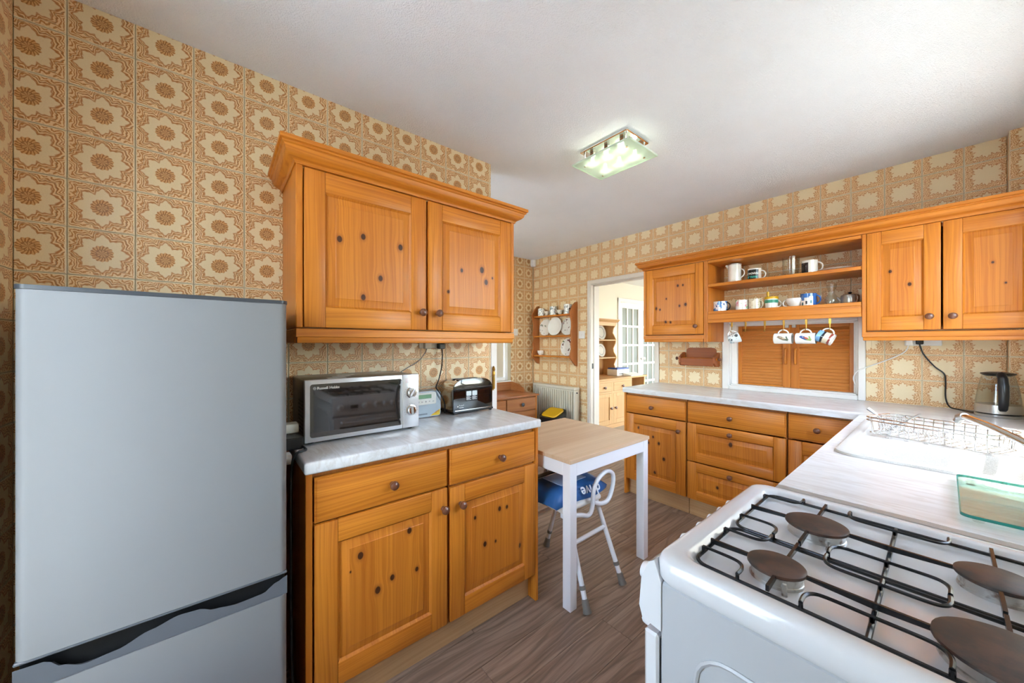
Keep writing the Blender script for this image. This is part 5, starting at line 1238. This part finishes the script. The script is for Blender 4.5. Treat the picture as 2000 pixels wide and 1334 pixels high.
def stood_plate(label, x, z, r, mat, group, T_, tilt=12, ring=None):
    """plate standing on edge against the wall behind it"""
    t = thing('plate', label, 'plate', T_(x, z, 0), group=group)
    ax = Vector(T_(0, 0, 1)) - Vector(T_(0, 0, 0)); dx = Vector(T_(1, 0, 0)) - Vector(T_(0, 0, 0))
    R_ = frame_m((0, 0, 0), dx, (0, 0, 1)); 
    if (R_ @ Vector((0, 0, 1))).dot(ax) < 0: R_ = frame_m((0, 0, 0), -dx, (0, 0, 1))
    K = R_ @ Matrix.Rotation(-math.radians(tilt), 4, 'X')
    def lm(prof, m_, nm, par, cap=True):
        mb = MB(lambda a, b, c_: tuple((K @ Vector((a, b + r, c_)))[:])); mb.lathe(prof, (0, 0, 0), n=36, cap=cap); return obj(nm, mb, m_, par, world=False)
    lm([(0, 0), (r*.6, 0), (r*.62, .003), (r, .012), (r, .015), (r*.62, .006), (r*.58, .004), (0, .004)], mat, 'dish', t)
    if ring:
        for q, wd in ring: lm([(r*q, .006), (r*q, .0076), (r*(q+wd), .0088), (r*(q+wd), .007)], plain('plate_ring', '#4a6670', .3), 'painted_ring', t, False)
    return t
fl = lambda nm, sd: decor(nm, '#e9e4da', [('#6b3434', 22, .60, sd), ('#55663f', 26, .62, sd+3)])
Ts = TY(YW-.028)
stood_plate('white plate with a flower sprig at the left of the middle shelf', -3.165, SH[1]+.001, .105, fl('pl1', 1.0), g_, Ts, 8)
stood_plate('large plain white plate in the middle of the wall shelf', -2.985, SH[1]+.001, .112, M['china'], g_, TY(YW-.055), 8)
stood_plate('white plate with a flower sprig at the right of the middle shelf', -2.80, SH[1]+.001, .105, fl('pl2', 6.0), g_, Ts, 8)
stood_plate('white plate with a flower sprig on the bottom shelf', -2.805, SH[2]+.001, .105, fl('pl3', 11.0), g_, Ts, 8)
mug('small white teacup at the left of the bottom shelf', -3.225, yy_, SH[2], .038, .058, decor('tc', '#efe9df', [('#7b6f62', 70, .64, 2.0)]), -10, g_, 'teacup', cat='cup', hr=.020, prof=egg and [(0, .0006), (.022, .0006), (.020, .008), (.034, .022), (.040, .058), (.038, .058), (.032, .024), (0, .012)])
# radiator
rx0, rx1, rz0, rz1 = -3.297, -2.621, .17, .762
t = thing('radiator', 'cream ribbed panel radiator under the plate shelf', 'radiator', ((rx0+rx1)/2, YW-.06, rz0))
ry = YW-.10
obj('panel', MB().bbox(rx0+.02, rx1-.02, ry, ry+.02, rz0, rz1-.03, .006), M['radiator'], t); obj('rear_panel', MB().bbox(rx0+.02, rx1-.02, YW-.045, YW-.03, rz0, rz1-.03, .004), M['radiator'], t)
obj('top_grille', MB().bbox(rx0, rx1, ry-.02, YW-.028, rz1-.03, rz1, .004), M['radiator'], t)
for x in (rx0, rx1-.012): obj('end_cover', MB().bbox(x, x+.012, ry-.02, YW-.028, rz0+.03, rz1-.0305, .003), M['radiator'], t)
N = 18; p = (rx1-rx0-.05)/N; rm = MB().prism([(-p*.30, 0), (-p*.20, -.02), (p*.20, -.02), (p*.30, 0)], rz0+.02, rz1-.05).mesh('rib'); rm.materials.append(M['radiator'])
for k in range(N):
    o = bpy.data.objects.new('rib', rm); COL.objects.link(o); o.parent = t; o.location = Vector((rx0+.025+(k+.5)*p, ry+.002, 0)) - ORG[t]
obj('air_valve', MB().tube([(rx1-.006, ry+.02, .70), (rx1+.012, ry+.02, .70)], .008, 10), M['dkgrey'], t)
obj('wall_bracket', MB().bbox(-3.2, -3.17, YW-.03, YW-.001, .3, .6, .002).bbox(-2.75, -2.72, YW-.03, YW-.001, .3, .6, .002), M['radiator'], t)
obj('pipe', MB().tube([(rx1-.03, ry+.03, .001), (rx1-.03, ry+.03, rz0+.01)], .008, 10).tube([(rx0+.03, ry+.03, .001), (rx0+.03, ry+.03, rz0+.01)], .008, 10), M['radiator'], t)
# pedal bin with a yellow lid
t = thing('bin', 'black bin with a sloping yellow lid in front of the radiator', 'bin', (-2.79, 2.97, 0))
mb = MB(); lo = [mb.P((-2.79+x*.78, 2.97+y*.8, .002)) for x, y in rrect(-.135, .135, -.105, .105, .05, 5)]; hi = [mb.P((-2.79+x, 2.97+y, .475 + .04*(y/.1) - .0*(x))) for x, y in rrect(-.135, .135, -.105, .105, .05, 5)]
for k in range(len(lo)): m = (k+1) % len(lo); mb.F(lo[k], lo[m], hi[m], hi[k])
mb.F(*lo[::-1]); mb.F(*hi); obj('body', mb, M['black'], t)
mb = MB(); zf = lambda y, e=0: .477 + .04*(y/.1) + e
lo = [mb.P((-2.79+x, 2.97+y, zf(y))) for x, y in rrect(-.112, .112, -.084, .084, .04, 5)]; hi = [mb.P((-2.79+x*.95, 2.97+y*.95, zf(y, .012))) for x, y in rrect(-.112, .112, -.084, .084, .04, 5)]
for k in range(len(lo)): m = (k+1) % len(lo); mb.F(lo[k], lo[m], hi[m], hi[k])
mb.F(*lo[::-1]); mb.F(*hi); obj('lid', mb, M['yellow'], t)
# chest of drawers
cxb, cxf, cya, cyb, cz = XF+.015, -2.95, 1.95, 2.905, .685
t = thing('chest_of_drawers', 'reddish pine chest of drawers with a shaped gallery top at the far wall', 'chest', ((cxb+cxf)/2, (cya+cyb)/2, 0))
obj('body', MB().box(cxb, cxf-.02, cya+.03, cyb-.03, .06, cz-.022), M['chest'], t)
obj('top', MB().bbox(cxb, cxf+.012, cya, cyb, cz-.022, cz, .005, 2), M['chest_z'], t)
obj('gallery_back', MB().bbox(cxb, cxb+.016, cya+.02, cyb-.035, cz+.0005, cz+.105, .002), M['chest'], t)
gp = [(cxb+.016, cz), (cxb+.016, cz+.105), (cxb+.17, cz+.085), (cxb+.20, cz+.060), (cxb+.235, cz+.05), (cxb+.25, cz+.012), (cxb+.26, cz)]
for y in (cyb-.05, cya+.034): obj('gallery_side', MB(lambda a, b, c_: (a, c_, b)).prism(gp, y, y+.016), M['chest'], t)
Tc = TX(cxf)
for (a, b, v0, v1) in ((cya+.05, 2.42, .515, .652), (2.432, cyb-.045, .515, .652), (cya+.05, cyb-.045, .30, .505), (cya+.05, cyb-.045, .085, .29)):
    d = obj('drawer', MB(Tc).bbox(a, b, v0, v1, -.02, 0, .003), M['chest'], t)
    for ku in ([(a+b)/2] if b-a < .6 else [a+.2, b-.2]): obj('knob', MB().lathe([(0, 0), (.008, 0), (.007, .01), (.02, .016), (.022, .024), (.012, .03), (0, .031)], (cxf, ku, (v0+v1)/2), axis='x', n=16), M['dkgrey'], d)
for y in (cya+.03, cyb-.045): obj('stile', MB(Tc).bbox(y, y+.015, .001, cz-.022, -.03, .002, .001), M['pine_zx'], t)
obj('plinth', MB().box(cxb, cxf-.03, cya+.045, cyb-.045, .001, .06), M['chest'], t)
def switch(label, T_, u, v, name='light_switch', cat='switch'):
    o = T_(u, v, 0); t = thing(name, label, cat, o); 
    obj('plate', MB(T_).bbox(u-.043, u+.043, v-.043, v+.043, 0, .009, .003), M['plastic_w'], t); obj('rocker', MB(T_).bbox(u-.009, u+.009, v-.014, v+.014, .009, .013, .001), M['white'], t)
switch('white light switch on the tiles between plate shelf and doorway', TY(YW), -2.607, 1.365)
switch('white wall switch on the far tiles above the pine chest', TX(XF), 2.945, 1.408)
switch('white switch on the cream wall past the dresser', TX(LX0), 5.30, 1.30)

# ================================================================== dresser in the room beyond
DXb, DXf = LX0+.02, -3.10; ya, yb2 = 3.95, 5.12; dz = .745
t = thing('welsh_dresser', 'light pine dresser with scalloped plate rack beyond the doorway', 'dresser', ((DXb+DXf)/2, 4.6, 0))
Td = TX(DXf)
obj('body', MB().box(DXb, DXf-.022, ya, yb2, .05, dz-.025), M['dresser'], t)
obj('counter', MB().bbox(DXb, DXf+.02, ya-.02, 5.56, dz-.025, dz, .004), M['dresser_y'], t)
obj('face_rail', MB(Td).box(ya, yb2, dz-.06, dz-.025, -.022, 0), M['dresser_y'], t); obj('mid_rail', MB(Td).box(ya, yb2, .525, .55, -.022, 0), M['dresser_y'], t); obj('plinth', MB(Td).box(ya, yb2, .001, .06, -.022, .004), M['dresser_y'], t)
for a, b in ((ya, ya+.04), (4.585, 4.625), (yb2-.045, yb2)): obj('stile', MB(Td).box(a, b, .06, dz-.06, -.022, -.0005), M['dresser'], t)
for a, b in ((ya+.042, 4.583), (4.627, yb2-.047)):
    d = obj('drawer', MB(Td).bbox(a, b, .552, dz-.062, -.02, .002, .003), M['dresser_y'], t); obj('knob', MB().lathe([(0, 0), (.012, 0), (.010, .012), (.02, .02), (.021, .03), (.01, .036), (0, .037)], (DXf, (a+b)/2 if a > 4.3 else 4.39, .615), axis='x', n=16), M['knob'], d)
    mb = MB(Td); mb.bbox(a, a+.06, .062, .523, -.02, .001, .002); mb.bbox(b-.06, b, .062, .523, -.02, .001, .002); mb.bbox(a+.06, b-.06, .062, .13, -.02, .001, .002); mb.bbox(a+.06, b-.06, .465, .523, -.02, .001, .002)
    d = obj('door', mb, M['dresser'], t); obj('panel', MB(Td).box(a+.06, b-.06, .13, .465, -.02, -.010), M['dresser'], d)
    obj('knob', MB().lathe([(0, 0), (.012, 0), (.010, .012), (.02, .02), (.021, .03), (.01, .036), (0, .037)], (DXf, a+.035 if a > 4.3 else b-.035, .30), axis='x', n=16), M['knob'], d)
# open end bay beside the drawers
mb = MB(); mb.box(DXb, DXf-.01, 5.50, 5.53, .001, dz-.0255); obj('end_panel', mb, M['dresser'], t); obj('bay_back', MB().box(DXb, DXb+.02, yb2, 5.50, .05, dz-.0255), plain('dark_bay', '#5a2f1e', .6), t); obj('bay_floor', MB().box(DXb, DXf-.02, yb2, 5.50, .05, .07), plain('dark_bay2', '#5a2f1e', .6), t)
# rack
RX = -3.36; yr = 5.045
wave = [(DXb, dz+.0005), (RX+.05, dz+.0005), (RX+.055, dz+.06), (RX+.02, dz+.12), (RX-.005, dz+.18), (RX+.02, dz+.24), (RX+.04, dz+.29), (RX+.03, dz+.32), (RX-.01, dz+.38), (RX-.02, dz+.44), (RX+.02, dz+.52), (RX+.03, dz+.58), (RX+.01, dz+.62), (RX-.03, dz+.69), (RX-.02, dz+.76), (RX+.03, dz+.83), (RX+.03, dz+.86), (DXb, dz+.86)]
for y in (yr-.02, 4.02): obj('rack_side', MB(lambda a, b, c_: (a, c_, b)).prism(wave, y, y+.02), M['dresser'], t)
obj('rack_back', MB().box(DXb, DXb+.012, 4.04, yr-.02, dz+.0005, dz+.86), M['dresser'], t)
for z_ in (dz+.30, dz+.58): obj('rack_shelf', MB().bbox(DXb+.012, RX+.03, 4.04, yr-.0205, z_-.018, z_, .002), M['dresser_y'], t)
obj('rack_frieze', MB().bbox(RX+.018, RX+.034, 4.04, yr-.0205, dz+.80, dz+.858, .002), M['dresser_y'], t)
obj('rack_cornice', MB(lambda a, b, c_: (a, c_, b)).prism([(DXb, dz+.8605), (RX+.035, dz+.8605), (RX+.045, dz+.875), (RX+.07, dz+.89), (RX+.075, dz+.905), (DXb, dz+.905)], 3.98, yr+.045), M['dresser_y'], t)
g2 = 'plates on the dresser rack'
for z_, r, l_ in ((dz+.581, .122, 'white plate with grey-blue ring on the upper dresser shelf'), (dz+.301, .108, 'white plate with grey-blue ring on the lower dresser shelf')):
    stood_plate(l_, 4.885, z_, r, M['china'], g2, TX(-3.50), 10, ring=[(.66, .05)])
# printer and papers on the counter
t = thing('printer', 'small white printer with a blue lid on the dresser counter', 'printer', (-3.33, 5.10, dz))
obj('body', MB().bbox(-3.43, -3.24, 4.93, 5.28, dz+.001, dz+.105, .01, 2), M['plastic_w'], t); obj('lid', MB().bbox(-3.425, -3.245, 4.94, 5.27, dz+.1055, dz+.125, .004), plain('printer_blue', '#2c4f9c', .4), t)
obj('paper_slot', MB().box(-3.2405, -3.2385, 4.98, 5.23, dz+.028, dz+.036), M['dkgrey'], t)
obj('round_mark', MB().lathe([(.011, 0), (.016, 0), (.016, .001), (.011, .001)], (-3.2398, 5.11, dz+.072), axis='x', n=20, cap=False), plain('mark_blue', '#3f6ea8', .4), t)
single('paper_stack', MB(lambda a, b, c_: (a, c_, b)).prism([(-3.23, dz+.001), (-3.09, dz+.001), (-3.09, dz+.01), (-3.23, dz+.045)], 5.08, 5.42), plain('white_paper', '#e8e4da', .7), 'pile of white papers in front of the printer', 'papers')
